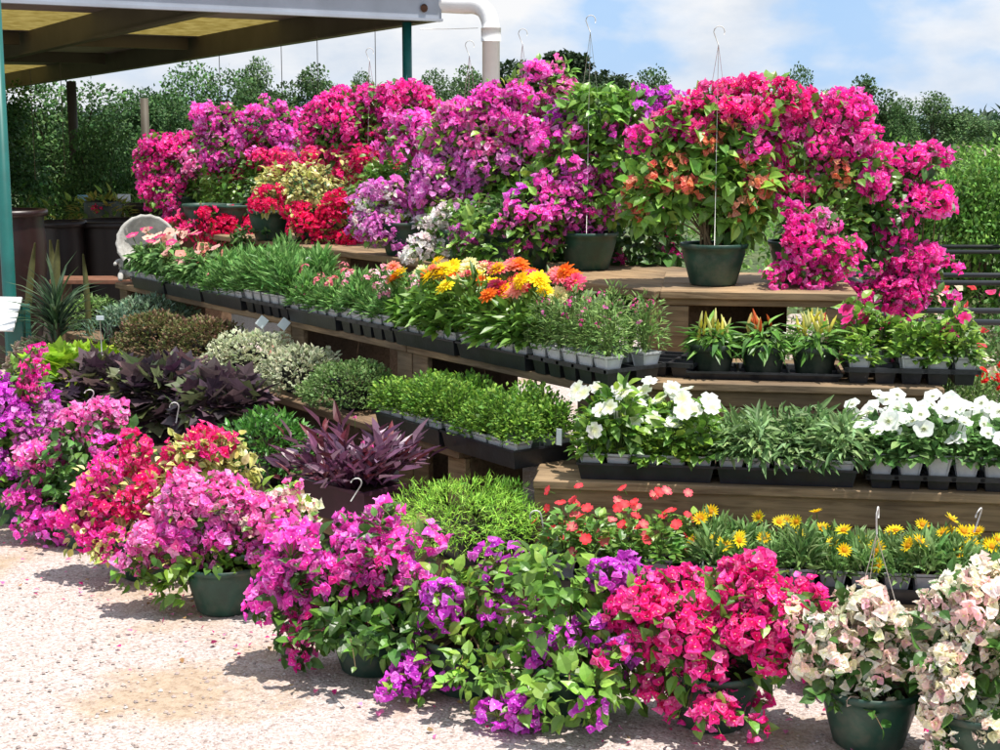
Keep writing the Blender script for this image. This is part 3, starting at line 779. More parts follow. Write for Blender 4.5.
o=link('loose_gravel',g.mesh('loose_gravel',M['pebble'])); o['kind']='stuff'
tag(o,'loose pale pink granite chips scattered over the path','gravel',None,'stuff')
# fallen petals
g=Geo(); n=420
xx=rng.uniform(-2.2,1.8,n)
P=np.stack([xx,3.95+np.where(xx<.6,(.6-xx)*.85,0)-.1+.5*rng.normal(0,.7,n),np.full(n,.012)],1)
fz=unit(n); fz[:,2]*=.2
scatter(g,T_leaf(.4,.15,.1,.4),P,frames(fz,np.tile([0,0,1.],(n,1))+rng.normal(0,.3,(n,3))),.02*(.6+.6*rng.random(n)),jit([(.6,.03,.2),(.7,.2,.4),(.35,.22,.1)],n,.2))
o=link('fallen_petals',g.mesh('fallen_petals',M['petal'])); tag(o,'fallen pink and brown petals scattered on the gravel','petals',None,'stuff')

# ------------------------------------------------------------------ benches
def bench(wing,s0,s1,n0,n1,z,label,fh=.09,planks=3,legs=None,ov=.02,zdrop=0.0,group='stepped wooden display benches',full=False,endface=True,wm='wood'):
    o=thing('display_bench',label,'bench',wing.P(s0,n0,0),wing.a,group)
    w=s1-s0; dp=n1-n0; t=.032
    gap=.006; pw=(dp-gap*(planks-1))/planks
    for k in range(planks):
        g=Geo(); bbox_bev(g,(rng.uniform(-.008,.008),k*(pw+gap)-(ov if k==0 else 0),z-t-zdrop+rng.uniform(-.002,.0)),(w+rng.uniform(-.008,.008),k*(pw+gap)+pw,z-zdrop+rng.uniform(-.002,.001)),.004)
        link('top_plank',g.mesh('top_plank',M[wm]),o)
    if fh>.01:
        g=Geo(); bbox_bev(g,(.004,.004,z-t-zdrop-fh),(w-.004,.034,z-t-zdrop-.002),.003)
        link('front_rail',g.mesh('front_rail',M['wood']),o)
    if full:
        zz=z-t-zdrop-fh-.004; 
        while zz>.12+ (z-.30 if z>.3 else 0):
            g=Geo(); bbox_bev(g,(.006,.008,max(zz-.135,.01)),(w-.006,.032,zz),.003); link('front_board',g.mesh('front_board',M['wood']),o); zz-=.14
    for x in (legs or [0.0,w-.03]):
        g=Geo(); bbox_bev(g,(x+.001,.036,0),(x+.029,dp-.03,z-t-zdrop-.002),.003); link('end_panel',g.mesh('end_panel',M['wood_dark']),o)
        if endface:
            xx=x if x<w/2 else x-.085
            g=Geo(); bbox_bev(g,(xx,.008 if not full else .036,0),(xx+.115,.034 if not full else .06,z-t-zdrop-fh-.004),.003); link('leg_board',g.mesh('leg_board',M['wood']),o)
    return o
Z4,Z3,Z2,Z1=1.02,.75,.48,.21
sR=RW.s_at; sL=LW.s_at
bench(RW,sR(660,5.98,Z4),sR(857,5.98,Z4),5.98,6.78,Z4,'short top bench carrying the orange bougainvillea pot above the pepper tray',fh=.03)
bench(RW,sR(596,5.40,Z3),sR(945,5.40,Z3),5.40,5.975,Z3,'third step bench under the pepper tray and pink vincas',fh=.06,full=True)
bench(RW,sR(533,4.94,Z2),sR(1110,4.94,Z2),4.94,5.395,Z2,'second step bench under the white vincas and white petunias',fh=.10,full=True)
bench(RW,sR(600,4.55,Z1),sR(1110,4.55,Z1),4.55,4.935,Z1,'lowest step bench under the yellow gazania trays',fh=.11)
# left wing
bench(LW,-7.05,-4.46,4.02,4.80,Z4,'long top bench under the tall magenta bougainvilleas',fh=0.0,zdrop=.006)
bench(LW,-9.9,-7.07,4.02,4.80,Z4,'top bench at the far end beside the stone basin',fh=0.0,zdrop=.006)
b1=sL(290,3.42,Z3); b2=sL(411,3.42,Z3); b0=sL(118,3.42,Z3)
bench(LW,b0,b1-.01,3.42,4.0,Z3,'tray bench at the far end, under the stone basin and salmon petunias',fh=0.0,zdrop=.006)
bench(LW,b1,b2-.01,3.42,4.0,Z3,'tray bench with an open base under the pink dianthus trays',fh=0.0,zdrop=.006)
bench(LW,b2,-4.12,3.42,4.0,Z3,'tray bench carrying the yellow and pink zinnias',fh=0.0,zdrop=.006)
bench(LW,-6.2,-4.5,3.10,3.41,.472,'low bench under the thyme trays',fh=0.0,wm='wood_dark',planks=2)  # low bench boards coloured dark to paint in the shaded gaps between plants
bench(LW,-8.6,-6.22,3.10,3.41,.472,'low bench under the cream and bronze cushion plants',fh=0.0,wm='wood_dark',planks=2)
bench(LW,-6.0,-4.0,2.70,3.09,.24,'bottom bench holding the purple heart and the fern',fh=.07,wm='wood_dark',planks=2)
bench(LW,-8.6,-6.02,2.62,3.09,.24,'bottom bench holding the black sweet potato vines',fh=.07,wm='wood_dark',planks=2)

# ------------------------------------------------------------------ trays and pots, right wing
W_=.455
def rt(px0,n,z): return sR(px0,n,z)+W_/2
# step 2 : white vincas
s=rt(579,5.00,Z2); put_tray(RW,s,5.08,Z2,'black tray of white vincas on the bench corner',h=.06)
fill(RW,s,5.08,Z2,'vinca_plant','white vinca seedling','white vinca tray','potted plant','vinca','white vincas in their tray',nx=5,ny=2,flowers=['vinca_white'],nf=(3,6),fz=(.17,.30),fr=.09,sc=1.12,fs=1.15,face=.7,rows=None,skip=[])
s=rt(717,5.0,Z2); put_tray(RW,s,5.08,Z2,'black tray of trailing green gazanias between the white flowers',h=.06)
fill(RW,s,5.08,Z2,'gazania_plant','trailing gazania seedling','tray between the white flowers','potted plant','gaz_trail','trailing gazanias in their tray',nx=5,ny=3,flowers=['gaz_or','bud_white'],nf=(0,0),fz=(.14,.18),sc=1.12)
_g1=potted('gazania_plant','gazania seedling with a single orange flower at the tray corner','potted plant',None,PZ(722,430,.55)*[1,1,0]+[0,0,Z2+.006],0,'gaz_trail',flowers=['gaz_or'],nf=1,fz=(.17,.18),fr=.01)
for k in range(2):
    s=rt(866,5.0,Z2)+k*(W_+.012); where=['petunia tray beside the trailing gazanias','petunia tray under the red verbena'][k]
    put_tray(RW,s,5.08,Z2,'black cup tray of white petunias '+['beside the trailing gazanias','below the red verbena'][k],kind='cups',ny=3,h=.045)
    fill(RW,s,5.08,Z2,'petunia_plant','white petunia seedling',where,'potted plant','petunia','white petunias in their trays',nx=5,ny=3,flowers=['petunia_white'],nf=(4,6),fz=(.14,.25),fr=.095,z0=.033,fs=.68,tilt=.6,sc=1.12,face=.6)
# red verbena behind at the right
for k,(px,py) in enumerate(((975,408),(1012,405),(945,400))):
    p=PD(px,py,5.55); p[2]=Z2+.006
    potted('verbena_plant',['red verbena in a white pot behind the petunias','red verbena just outside the last petunia tray','red verbena with few heads at the bench back'][k],'potted plant','red verbenas',p,0,'verbena',flowers=['verb_red'],nf=[6,6,2][k],fz=(.22,.30),fr=.08,sc=1.2)
# step 3 : pepper tray and pink vincas
s3=sR(763,5.52,Z3)
put_tray(RW,s3,5.56,Z3,'black tray holding three dark pots of ornamental peppers',w=.55,dp=.22,h=.030,kind='web',nx=3,ny=1)
for k in range(3):
    s=s3+(-.185,0,.185)[k]
    lab=['ornamental pepper with pale yellow fruits, nearest the open bench','ornamental pepper with orange and brown fruits, middle of its tray','ornamental pepper with the tallest yellow fruits, beside the pink vincas'][k]
    o=thing('ornamental_pepper',lab,'potted plant',RW.P(s,5.56,Z3+.008),RW.a,'ornamental peppers in round dark pots')
    link('pot',pot_mesh('round'),o,scale=(1,1,.95)); link('foliage',SP['pepper'][k%3],o,scale=.9)
    nf=[20,12,26][k]
    for q in range(nf):
        me=FL[['pep_y','pep_r','pep_y'][k]][q%2]; a=rng.random()*6.28; r=.062*math.sqrt(rng.random())
        link('pepper',me,o,(r*cos(a),r*sin(a),.150+.055*rng.random()-.4*r+(.014 if k==2 else 0)),(rng.normal(0,.3),rng.normal(0,.3),0),.95+.3*rng.random())
# white divider humps of the pepper tray
s=rt(850,5.52,Z3); put_tray(RW,s-.02,5.56,Z3,'black cup tray of pink vincas at the bench end',kind='cups',ny=2,h=.055,w=.46)
fill(RW,s-.02,5.56,Z3,'vinca_plant','pink vinca seedling','pink vinca tray at the bench end','potted plant','vinca','pink vincas in their tray',nx=5,ny=2,pot='ws',z0=.02,flowers=['vinca_pink'],nf=(1,3),fz=(.15,.23),fr=.075,sc=.95,fs=1.15,tilt=1.0,skip=[(1,0)])
# step 1 : red vincas, gazanias
s=sR(633,4.62,Z1)-.02; put_tray(RW,s,4.68,Z1,'black tray of red vincas on the lowest step',kind='flat',w=.50,h=.045)
fill(RW,s,4.68,Z1,'vinca_plant','red vinca seedling','red vinca tray','potted plant','vinca_tall','red vincas in their tray',nx=5,ny=2,w=.50,pot='gs',flowers=['vinca_red','vinca_red','vinca_coral'],nf=(4,8),fz=(.10,.28),fr=.10,sc=.86,face=.6,fs=1.0,z0=.03,skip=[(4,0)])
for k,(px,pt) in enumerate(((699,'gs'),(848,'gs'),(998,'gs'))):
    s=rt(px,4.64,Z1); where=['gazania tray beside the red vincas','gazania tray behind the cream bougainvillea','last gazania tray on the lowest step'][k]
    put_tray(RW,s,4.69,Z1,'black tray of yellow gazanias '+['beside the red vincas','behind the potted cream bougainvillea','at the bench end'][k],h=.05)
    fill(RW,s,4.69,Z1,'gazania_plant','yellow gazania seedling',where,'potted plant','gazania','yellow gazanias in their trays',nx=5,ny=3,pot=pt,flowers=['gaz'],nf=(0,3),fz=(.10,.20),fr=.075,sc=1.0,z0=.014,fs=.86,tilt=.5,face=.55)

# ------------------------------------------------------------------ trays, left wing step 3
def packs(k,s,n,z,sp,fl,nf,fz,phrase,where,group,fr=.06,sc=1.05,pot='ws',h=.066,kind='flat',ny=2,drot=0,**kw):
    put_tray(LW,s,n,z,'black tray of '+where,h=h,kind=kind,drot=drot)
    fill(LW,s,n,z,sp.split('_')[0]+'_plant' if sp.split('_')[0] in('vinca','petunia','zinnia','verbena','thyme') else 'dianthus_plant',phrase,'tray of '+where,'potted plant',sp,group,nx=5,ny=ny,pot=pot,flowers=fl,nf=nf,fz=fz,fr=fr,sc=sc,drot=drot,**kw)
s=sL(133,3.38,Z3)+W_/2; sp3=.478
T3=[('petunia',['petunia_pink'],(2,3),(.22,.33),'pink petunia seedling','pink petunias beside the stone basin',1.3),
    ('petunia',['petunia_salmon'],(2,3),(.18,.25),'salmon petunia seedling','salmon petunias',1.2),
    ('dian_tall',['bud_white','dian_rose'],(0,1),(.13,.18),'leafy green dianthus seedling','leafy dianthus',1.05),
    ('dian_tall',['bud_white'],(0,1),(.19,.27),'white-budded dianthus seedling','white-budded dianthus',1.25),
    ('dianthus',['dian_rose'],(2,4),(.12,.25),'rose dianthus seedling','rose dianthus',1.0),
    ('dianthus',['dian_pink'],(2,4),(.15,.26),'pale pink dianthus seedling','pale pink dianthus',1.05),
    ('zinnia',['zin_yellow','zin_yellow','zin_yellow','zin_orange'],(2,4),(.24,.33),'yellow zinnia seedling','yellow zinnias',1.15),
    ('zinnia',['zin_pink','zin_pink','zin_yellow','zin_orange'],(2,4),(.25,.36),'pink and orange zinnia seedling','pink and orange zinnias',1.2),
    ('verbena',['verb'],(2,4),(.19,.27),'fine-leaved pink verbena seedling','fine-leaved pink verbenas',1.1)]
for k,(sp,fl,nf,fz,ph,wh,sc) in enumerate(T3):
    packs(k,s+k*sp3,3.40+.135-.03,Z3-.006,sp,fl,nf,fz,ph,wh,wh+' in their tray',sc=sc,fr=.075 if 'zin' in fl[0] else .065,tilt=.35 if 'zin' in fl[0] else .6,fs=1.12 if 'zin' in fl[0] else 1.0,kind='cups' if k in (3,5,8) else 'flat',z0=.03 if k in (3,5,8) else .012)
# tray in the corner, nearly empty
c=PZ(640,378,Z3); s,n_=RW.inv(c)
put_tray(RW,s,n_+.20,Z3,'empty black cup tray in the corner beside the verbena',kind='cups',ny=3,h=.05,drot=radians(-14))
for k,(px,py) in enumerate(((628,372),(650,364))):
    q=PZ(px,py,Z3)
    potted('verbena_plant',['small verbena with one pink head in the corner tray','very small verbena without flowers in the corner tray'][k],'potted plant','verbenas left in the corner tray',(q[0],q[1]+.10,Z3+.02),.1,'sparse',pot=None,flowers=['verb'],nf=1-k,fz=(.15,.17),sc=1.0)
# thyme trays, step 2
for k,(px,lab) in enumerate(((386,'grey-green thyme'),(449,'bright green thyme'))):
    s=sL(px,3.10,.50)+W_/2
    if k: s=max(s,sold+.475)
    sold=s
    put_tray(LW,s,3.185,.474,'black tray of %s'%lab,h=.07)
    fill(LW,s,3.185,.474,'thyme_plant',lab+' seedling',lab+' tray','potted plant','thyme',lab+' in its tray',nx=5,ny=2,pot='ws',sc=[1.15,1.2][k],flowers=['verb'],nf=(0,0),z0=.012)
s=sold+.47
# ------------------------------------------------------------------ cushion plants
MD={}
def mass(name,label,cat,px,py,rx,ry,n,zb,tpl,size,cols,colsB=None,dens=1.0,mat='softleaf',up=.3,group=None,pot='bl',depth=.8,spread=.35,trail=0.0,base_z=None,potrot=0.0):
    if rng is None: pass
    r=ray(px,py); d=n/(r[0]*LW.n[0]+r[1]*LW.n[1]); c=PD(px,py,d)
    R=np.array([rx*d/FPX,rx*d/FPX*depth,ry*d/FPX])
    base=np.array([c[0],c[1],zb]); o=thing(name,label,cat,base,LW.a*0,group)
    if pot: link('pot',pot_mesh(pot),o,rot=(0,0,LW.a+potrot))
    cc=c-base; area=4*pi*((R[0]*R[1])**1.6/3+(R[0]*R[2])**1.6/3+(R[1]*R[2])**1.6/3)**(1/1.6)
    m=int(min(area*dens*MD.get(id(tpl),5.0)/(size*size),60000)); u=unit(m); u=u[(u[:,2]>-.55)|(rng.random(len(u))<.3)]; m=len(u)
    bump=1+(.22 if tpl is T_ND else .10)*np.sin(u[:,0:1]*7+px)*np.cos(u[:,1:2]*6+py)+.07*np.sin(u[:,2:3]*9+px)
    p=cc+u*R*(.62+.38*rng.random((m,1))**.5)*bump
    keep=p[:,2]>.02; p=p[keep]; u=u[keep]; m=len(p)
    f=u*(1-up)+rng.normal(0,spread,(m,3))+[0,0,up]; nn=np.array([0,0,1.])+u*.5+rng.normal(0,.35,(m,3))
    g=Geo(); scatter(g,tpl,p,frames(f,nn),size*(.55+.7*rng.random(m)),jit(cols,m,.2),None if colsB is None else jit(colsB,m,.12))
    link('foliage',g.mesh('foliage',M[mat]),o)
    g=Geo()
    for k in range(10):
        e=cc+unit(1)[0]*R*.75; tube(g,bez((0,0,.09),(0,0,.09)+np.array([0,0,.08])+(e-[0,0,.09])*.4,e,5),[.003,.0026,.002,.0016,.001],4)
    link('stem_growth',g.mesh('stem_growth',M['stem'],True),o)
    return o,c,R
T_ROUND=T_leaf(.42,.04,.12,.4,edgeB=1.0)
CREAM=[(.70,.70,.50),(.78,.77,.58),(.56,.60,.40)]
mass('creeping_thyme','low grey-green creeping mint next to the thyme tray','plant',352,394,52,31,3.2,.474,T_SM,.020,[(.12,.21,.06),(.17,.27,.09)],dens=1.1)
for (px,py,rx,ry,lb) in ((302,378,46,31,'cream variegated cushion plant next to the creeping mint'),(252,366,50,34,'cream variegated cushion plant touching the bronze ones')):
    mass('variegated_plant',lb,'plant',px,py,rx,ry,3.2,.474,T_ROUND,.024,[(.24,.30,.14),(.34,.38,.22)],CREAM,dens=.55,group='cream variegated cushion plants')
for (px,py,rx,ry,lb) in ((203,350,44,33,'bronze-leaved cushion plant beside the cream ones'),(158,345,42,32,'reddish bronze cushion plant beside the blue-green spurge')):
    mass('bronze_plant',lb,'plant',px,py,rx,ry,3.18,.474,T_SM,.026,[(.13,.13,.045),(.17,.09,.06),(.10,.16,.04)],[(.26,.14,.10),(.22,.22,.08)],dens=1.2,group='bronze cushion plants')
mass('blue_spurge','blue-green fine-needled spurge behind the lime vine','plant',118,343,36,32,3.12,.474,T_ND,.045,[(.13,.22,.16),(.18,.28,.20),(.10,.18,.11)],dens=1.4,up=.5)
mass('grey_sage','pale grey-green sage behind the spurge','plant',150,318,46,20,3.32,.474,T_MED,.035,[(.18,.28,.18),(.24,.34,.22)],dens=1.0)
mass('green_sage','light green leafy sage at the end of the low bench','plant',92,319,32,22,3.28,.474,T_MED,.035,[(.17,.30,.08),(.24,.38,.13)],dens=1.1)
# bottom bench
BLACKP=[(.05,.03,.045),(.09,.06,.075),(.11,.13,.06),(.14,.09,.10),(.06,.04,.05)]
for (px,py,rx,ry,lb) in ((105,395,46,34,'dark purple sweet potato vine beside the lime vine'),(165,400,50,38,'dark purple sweet potato vine with a white hook'),(222,408,40,34,'dark purple sweet potato vine nearest the green coleus')):
    mass('sweet_potato_vine',lb,'plant',px,py,rx,ry,2.78,.244,T_LB,.095,BLACKP,dens=1.5,mat='leaf',up=.0,group='dark sweet potato vines',depth=.9)
LIME=[(.36,.55,.03),(.28,.47,.03),(.44,.60,.06)]
mass('lime_sweet_potato','lime green sweet potato vine trailing beside the dark ones','plant',58,385,30,34,2.60,.244,T_LB,.085,LIME,dens=1.3,mat='leaf',up=0)
mass('lime_coleus','lime green coleus mound behind the dark vines','plant',88,366,32,15,2.9,.244,T_LB,.075,LIME,dens=1.3,mat='leaf',up=0.1)
mass('variegated_coleus','pale pink and green coleus beside the sign post','plant',40,362,28,22,2.78,.244,T_ROUND,.05,[(.16,.2,.09),(.22,.16,.10)],[(.45,.44,.30),(.5,.35,.3)],dens=1.2)
mass('green_coleus','bright green leafy plant between the dark vines and purple heart','plant',268,450,46,38,2.72,.244,T_MED,.036,[(.07,.22,.03),(.11,.28,.05),(.05,.15,.03)],dens=1.3,mat='leaf')
mass('asparagus_fern','feathery bright green asparagus fern below the thyme trays','plant',458,520,80,36,2.74,.22,T_ND,.030,[(.26,.50,.05),(.36,.62,.08),(.17,.36,.04)],dens=1.9,up=.25,spread=.85)
mass('asparagus_fern','small dark green fern tucked under the thyme tray','plant',505,498,22,18,2.95,.24,T_ND,.026,[(.12,.28,.03),(.16,.34,.04)],dens=1.5,up=.4)
# purple heart : long folded leaves on arching stems
def purple_heart(px,py,n,zb):
    r=ray(px,py); d=n/(r[0]*LW.n[0]+r[1]*LW.n[1]); c=PD(px,py,d); base=np.array([c[0],c[1],zb])
    o=thing('purple_heart','dark purple heart plant with long leaves in a purple trough','plant',base,0)
    g=Geo(); x=.20;y=.11
    V=[(sx*a,sy*b,z) for a,b,z in ((.15,.075,0),(.17,.095,.12),(.178,.103,.122),(.178,.103,.135),(.162,.09,.135),(.16,.088,.115)) for sx,sy in((-1,-1),(1,-1),(1,1),(-1,1))]
    F=[(i*4+j,i*4+(j+1)%4,(i+1)*4+(j+1)%4,(i+1)*4+j) for i in range(5) for j in range(4)]+[(3,2,1,0)]
    g.add(V,F); g.add([(-.16,-.088,.118),(.16,-.088,.118),(.16,.088,.118),(-.16,.088,.118)],[(0,1,2,3)],None,1)
    link('trough',g.mesh('trough',[M['purple_pot'],M['soil']]),o,rot=(0,0,LW.a+.2))
    g=Geo(); gs=Geo(); tp=T_leaf(.15,.085,.12,.38)
    for k in range(62):
        a=rng.random()*6.28; ln=.10+.15*rng.random(); el=.25+1.0*rng.random()
        p0=np.array([.12*cos(a)*rng.random(),.08*sin(a)*rng.random(),.12]); dr=np.array([cos(a)*cos(el),sin(a)*cos(el),sin(el)])
        pts=bez(p0,p0+dr*ln*.6+[0,0,.05],p0+dr*ln+[0,0,-.01],6); tube(gs,pts,[.005,.005,.0045,.004,.0035,.003],5,np.array([.10,.03,.07]))
        for q in range(6):
            t=pts[q]; az=a+rng.normal(0,.5)+(pi*.5 if q%2 else -pi*.5)*(1 if q<4 else .45); f=np.array([cos(az)*.8,sin(az)*.8,.55+rng.normal(0,.25)])+dr*.5
            scatter(g,tp,t[None],frames(f[None],np.array([[0,0,1.]])+rng.normal(0,.5,(1,3))),.075+.04*rng.random(),jit([(.13,.045,.09),(.19,.08,.14),(.26,.15,.22),(.16,.035,.05)],1,.2))
    link('foliage',g.mesh('foliage',M['leaf']),o); link('stem_growth',gs.mesh('stem_growth',M['leaf']),o)
    fm=FL['verb'][0]
    for (qx,qy) in ((355,418),(372,447),(363,443)):
        q=PD(qx,qy,d-.08)-base; link('flower',fm,o,q,None,.6)
    return o
purple_heart(352,480,2.70,.25)

# =================================================================== BOUGAINVILLEAS, front row on the gravel
def gb(px,py):          # base on the gravel
    return PZ(px,py,0.0)
FG='bougainvilleas standing on the gravel'
def front(label,px,py,blobs,off=0.0,**kw):
    b=gb(px,py); d=depth_of(b)-.06+off
    return boug(label,b,blobs,d,group=FG,**kw)
front('violet bougainvillea at the far end of the gravel row',25,520,[(10,405,38,28,'violet',1.0,.5),(35,430,30,32,'lilac',.7,.6),(22,380,26,18,'hotmag',.5,.6),(15,462,34,36,'violet',.25,1.0),(-15,440,35,50,'violet',.5,.9)],pot='basket')
front('rosy pink bougainvillea with loose rounded clusters beside the violet one',92,545,[(95,423,30,16,'pink',1.1,.3),(48,466,26,20,'pink',1.0,.4),(30,505,20,20,'mag',1.1,.3),(60,522,24,15,'mag',1.1,.3),(128,444,22,16,'pink',.8,.4),(82,490,40,34,None,0,1.5),(85,455,45,30,'mag',.12,1.2),(85,535,26,14,'pink',.9,.8,-.08)],pot='basket',greens=G_DARK,off=.1)
front('hot red-pink bougainvillea with yellow variegated leaves',148,575,[(140,460,18,14,'redpink',1.0,.4),(105,480,28,18,'hotmag',1.0,.4),(92,530,28,26,'hotmag',1.0,.4),(128,505,26,22,'redpink',.7,.9),(165,478,20,14,'redpink',1.0,.3),(175,500,36,32,None,0,1.6),(198,462,34,24,None,0,1.5),(208,445,22,11,'redpink',1.1,.4),(122,548,30,14,'hotmag',.7,1.2,-.1),(170,545,26,20,None,0,1.5,-.05),(235,470,22,18,None,0,1.6),(225,450,26,14,None,0,1.4)],leaf=LEAF_V,greens=G_YEL,greensB=[(.55,.52,.16),(.66,.62,.32)],lsize=.040)
front('light pink bougainvillea in a green pot with a dropping branch',225,609,[(205,508,42,20,'pink',1.1,.3),(238,505,34,22,'pink',1.0,.4),(275,525,36,24,'pink',.9,.5),(165,555,36,28,'pink',1.0,.6),(205,535,40,20,'mag',.8,.8),(215,560,40,22,None,0,1.2),(275,550,28,26,'mag',.6,.9),(180,590,18,16,None,0,1.6),(130,575,15,8,None,0,1.4),(288,522,26,22,'cream',.8,1.1),(262,500,20,14,'cream',.6,.8),(205,495,34,14,'pink',.9,.6)],greens=[(.24,.40,.05),(.15,.30,.04),(.09,.2,.03)],lsize=.048)
front('bright magenta pink bougainvillea spilling over the gravel, bare below',372,668,[(370,548,38,30,'mag',1.1,.2),(318,565,44,28,'mag',1.1,.3),(285,595,30,24,'mag',1.0,.3),(345,585,45,30,'hotmag',.9,.5),(400,575,30,20,'mag',.7,.8),(360,610,50,34,None,0,1.5),(308,640,14,24,'hotmag',.9,.4),(345,638,30,10,'hotmag',.6,.8),(290,625,16,26,None,0,1.3),(420,615,26,26,None,0,1.2),(395,640,22,20,None,0,1.6,-.17),(345,628,34,14,None,0,1.5,-.15)],greens=G_DARK+G_MID[:1],off=.0)
front('sparse violet bougainvillea with big green leaves beside the bright magenta one',468,688,[(480,605,56,32,'violet_s',.3,.75),(465,650,56,32,'violet_s',.24,.8),(425,650,22,26,'violet',.7,.6),(420,678,22,18,'violet',1.1,.4,-.05),(440,600,26,14,'violet',.5,.8),(480,588,26,12,'violet_s',.5,.75),(520,565,34,14,'violet_s',.24,.85),(440,588,30,16,'mag',.4,.85),(480,672,36,20,None,0,1.2,-.18)],lsize=.050,greens=G_MID+G_LIGHT)
front('sparse violet bougainvillea with large leaves touching the hot pink one',570,712,[(560,630,50,36,'violet_s',.3,.75),(600,585,24,26,'violet',.9,.5),(600,655,46,34,'violet_s',.45,.85),(545,680,40,26,None,0,.85),(525,712,30,18,'violet',1.0,.4,-.08),(600,640,20,14,'violet',.8,.6,-.06),(620,690,26,22,None,0,.8),(560,580,50,20,None,0,.8),(575,690,44,20,'violet_s',.24,1.1,-.17)],lsize=.057,greens=G_MID+G_LIGHT[1:])
front('dense hot pink bougainvillea, a solid dome of flowers',712,722,[(665,622,50,38,'hot',1.15,.25),(755,610,56,42,'hot',1.2,.2),(715,650,66,46,'hot',1.0,.35),(700,695,40,26,'hot',1.0,.3),(705,712,28,12,'hot',.9,.6,-.12),(640,600,24,18,'hot',1,.2),(790,640,22,34,'hot',1.0,.3)],pot='basket',lsize=.055)
front('crimson-magenta bougainvillea trailing behind the cream one',828,706,[(822,685,18,36,'hotmag',1.0,.4),(835,640,24,30,None,0,1.2)],off=.18,lsize=.05,pot=None)
front('cream and blush bougainvillea in a dark green pot',868,742,[(845,628,54,30,'cream',1.2,.3),(895,640,36,22,'cream',1.0,.5),(835,665,32,28,'cream',1.0,.5),(900,668,34,28,'cream',.25,1.5),(858,672,26,26,'cream',.8,.8),(845,690,28,12,None,0,.9)],greens=G_DARK,lsize=.05,hang=.42,hrot=1.2)
front('tall cream and blush bougainvillea at the end of the row',975,765,[(985,605,50,32,'cream',1.2,.3),(945,645,28,24,'cream',.9,.8),(985,655,44,32,'cream',.7,1.1),(960,690,40,40,'cream',1.1,.4),(1005,720,44,36,'cream',.9,.6),(950,735,26,18,'cream',.8,.9)],greens=G_DARK,lsize=.05)

# ------------------------------------------------------------------ bougainvilleas on the top bench
TG='bougainvilleas on the top bench'
def topb(label,px,n,blobs,z=Z4-.004,wing=LW,**kw):
    p=wing.P(wing.s_at(px,n,z),n,z); d=depth_of(p)
    return boug(label,p,blobs,d-.03,group=TG,**kw)
topb('red and pink bougainvillea at the far end above the stone basin',182,4.45,[(172,148,30,14,'hotmag',.9,.6),(160,165,24,20,'hotmag',.8,.7),(168,192,26,24,'hotmag',.8,.6),(205,165,28,28,'pink',.6,.9),(195,212,26,16,'hotmag',.5,1.1),(215,190,34,28,None,0,1.3)],lsize=.05,hang=.4)
topb('lilac pink bougainvillea, tallest of the far end',250,4.62,[(215,122,26,14,'mag',1.1,.2),(262,125,36,22,'mag',1.1,.2),(225,150,30,22,'mag',1.0,.3),(290,150,28,22,'mag',1.0,.3),(255,165,40,22,'redpink',.6,.8),(240,190,34,26,None,0,1.5)],lsize=.05,hang=.5)
topb('deep crimson bougainvillea in the shade of the lilac pink one',232,4.18,[(228,228,26,13,'crimson',1.2,.3)],lsize=.04,pot='basket')
topb('hot pink bougainvillea forming the broad dome beside the green post',372,4.60,[(345,112,34,22,'hotmag',1.0,.2),(400,105,38,22,'hotmag',1.0,.3),(430,118,26,16,'hot',1.0,.2),(372,130,52,22,'hotmag',.9,.4),(325,130,22,22,'hotmag',1.0,.3),(380,150,36,18,'hot',.6,.9),(345,150,30,18,None,0,1.5)],lsize=.05,hang=.86)
topb('crimson bougainvillea with yellow-green variegated leaves',318,4.28,[(298,188,42,24,None,0,1.7,-.08),(330,160,28,9,'redpink',.9,.6),(370,165,26,14,'redpink',.9,.6),(350,185,20,12,'redpink',.6,1.0),(266,202,12,12,'crimson',1.3,.1,-.22),(297,220,12,14,'crimson',1.3,.1,-.22),(342,208,22,12,'crimson',1.1,.3,-.22),(318,236,12,10,'crimson',1.1,.3,-.22),(345,235,12,14,'crimson',.9,.6,-.22),(285,165,16,10,'redpink',1.0,.3)],leaf=LEAF_V,greens=G_YEL,greensB=[(.55,.52,.16),(.62,.58,.3)],lsize=.04)
topb('green bougainvillea with few flowers between crimson and lilac ones',400,4.5,[(400,180,34,22,None,0,1.7),(385,195,30,22,'redpink',.1,1.3),(428,178,20,14,None,0,1.3)],lsize=.05,greens=G_MID+G_LIGHT[1:],pot='basket')
topb('trailing lilac and white bougainvillea in a small green pot',405,4.12,[(375,210,16,14,'lilac',1.2,.2),(392,200,18,14,'lilac',1.0,.4),(388,232,26,20,'lilac',.9,.6),(380,215,20,12,'whitepk',.9,.3),(420,195,20,14,'lilac',.4,1.2)],lsize=.045,greens=G_LIGHT)
topb('bright magenta bougainvillea ball in the centre of the top bench',412,4.42,[(415,140,24,24,'mag',1.3,.1)],lsize=.045,pot='basket')
topb('lilac and violet bougainvillea with yellow-green shoots',470,4.35,[(450,135,28,18,'pink',.7,.8),(475,118,34,20,'mag',.9,.5),(445,175,26,20,'lilac',.8,.8),(440,200,24,20,'lilac',.9,.6),(475,165,34,34,'lilac',.9,.6),(500,190,28,22,'violet',.5,1.1),(470,205,40,26,'lilac',.3,1.3),(440,225,22,16,'whitepk',.9,.5)],lsize=.05,greens=G_LIGHT,hang=.83)
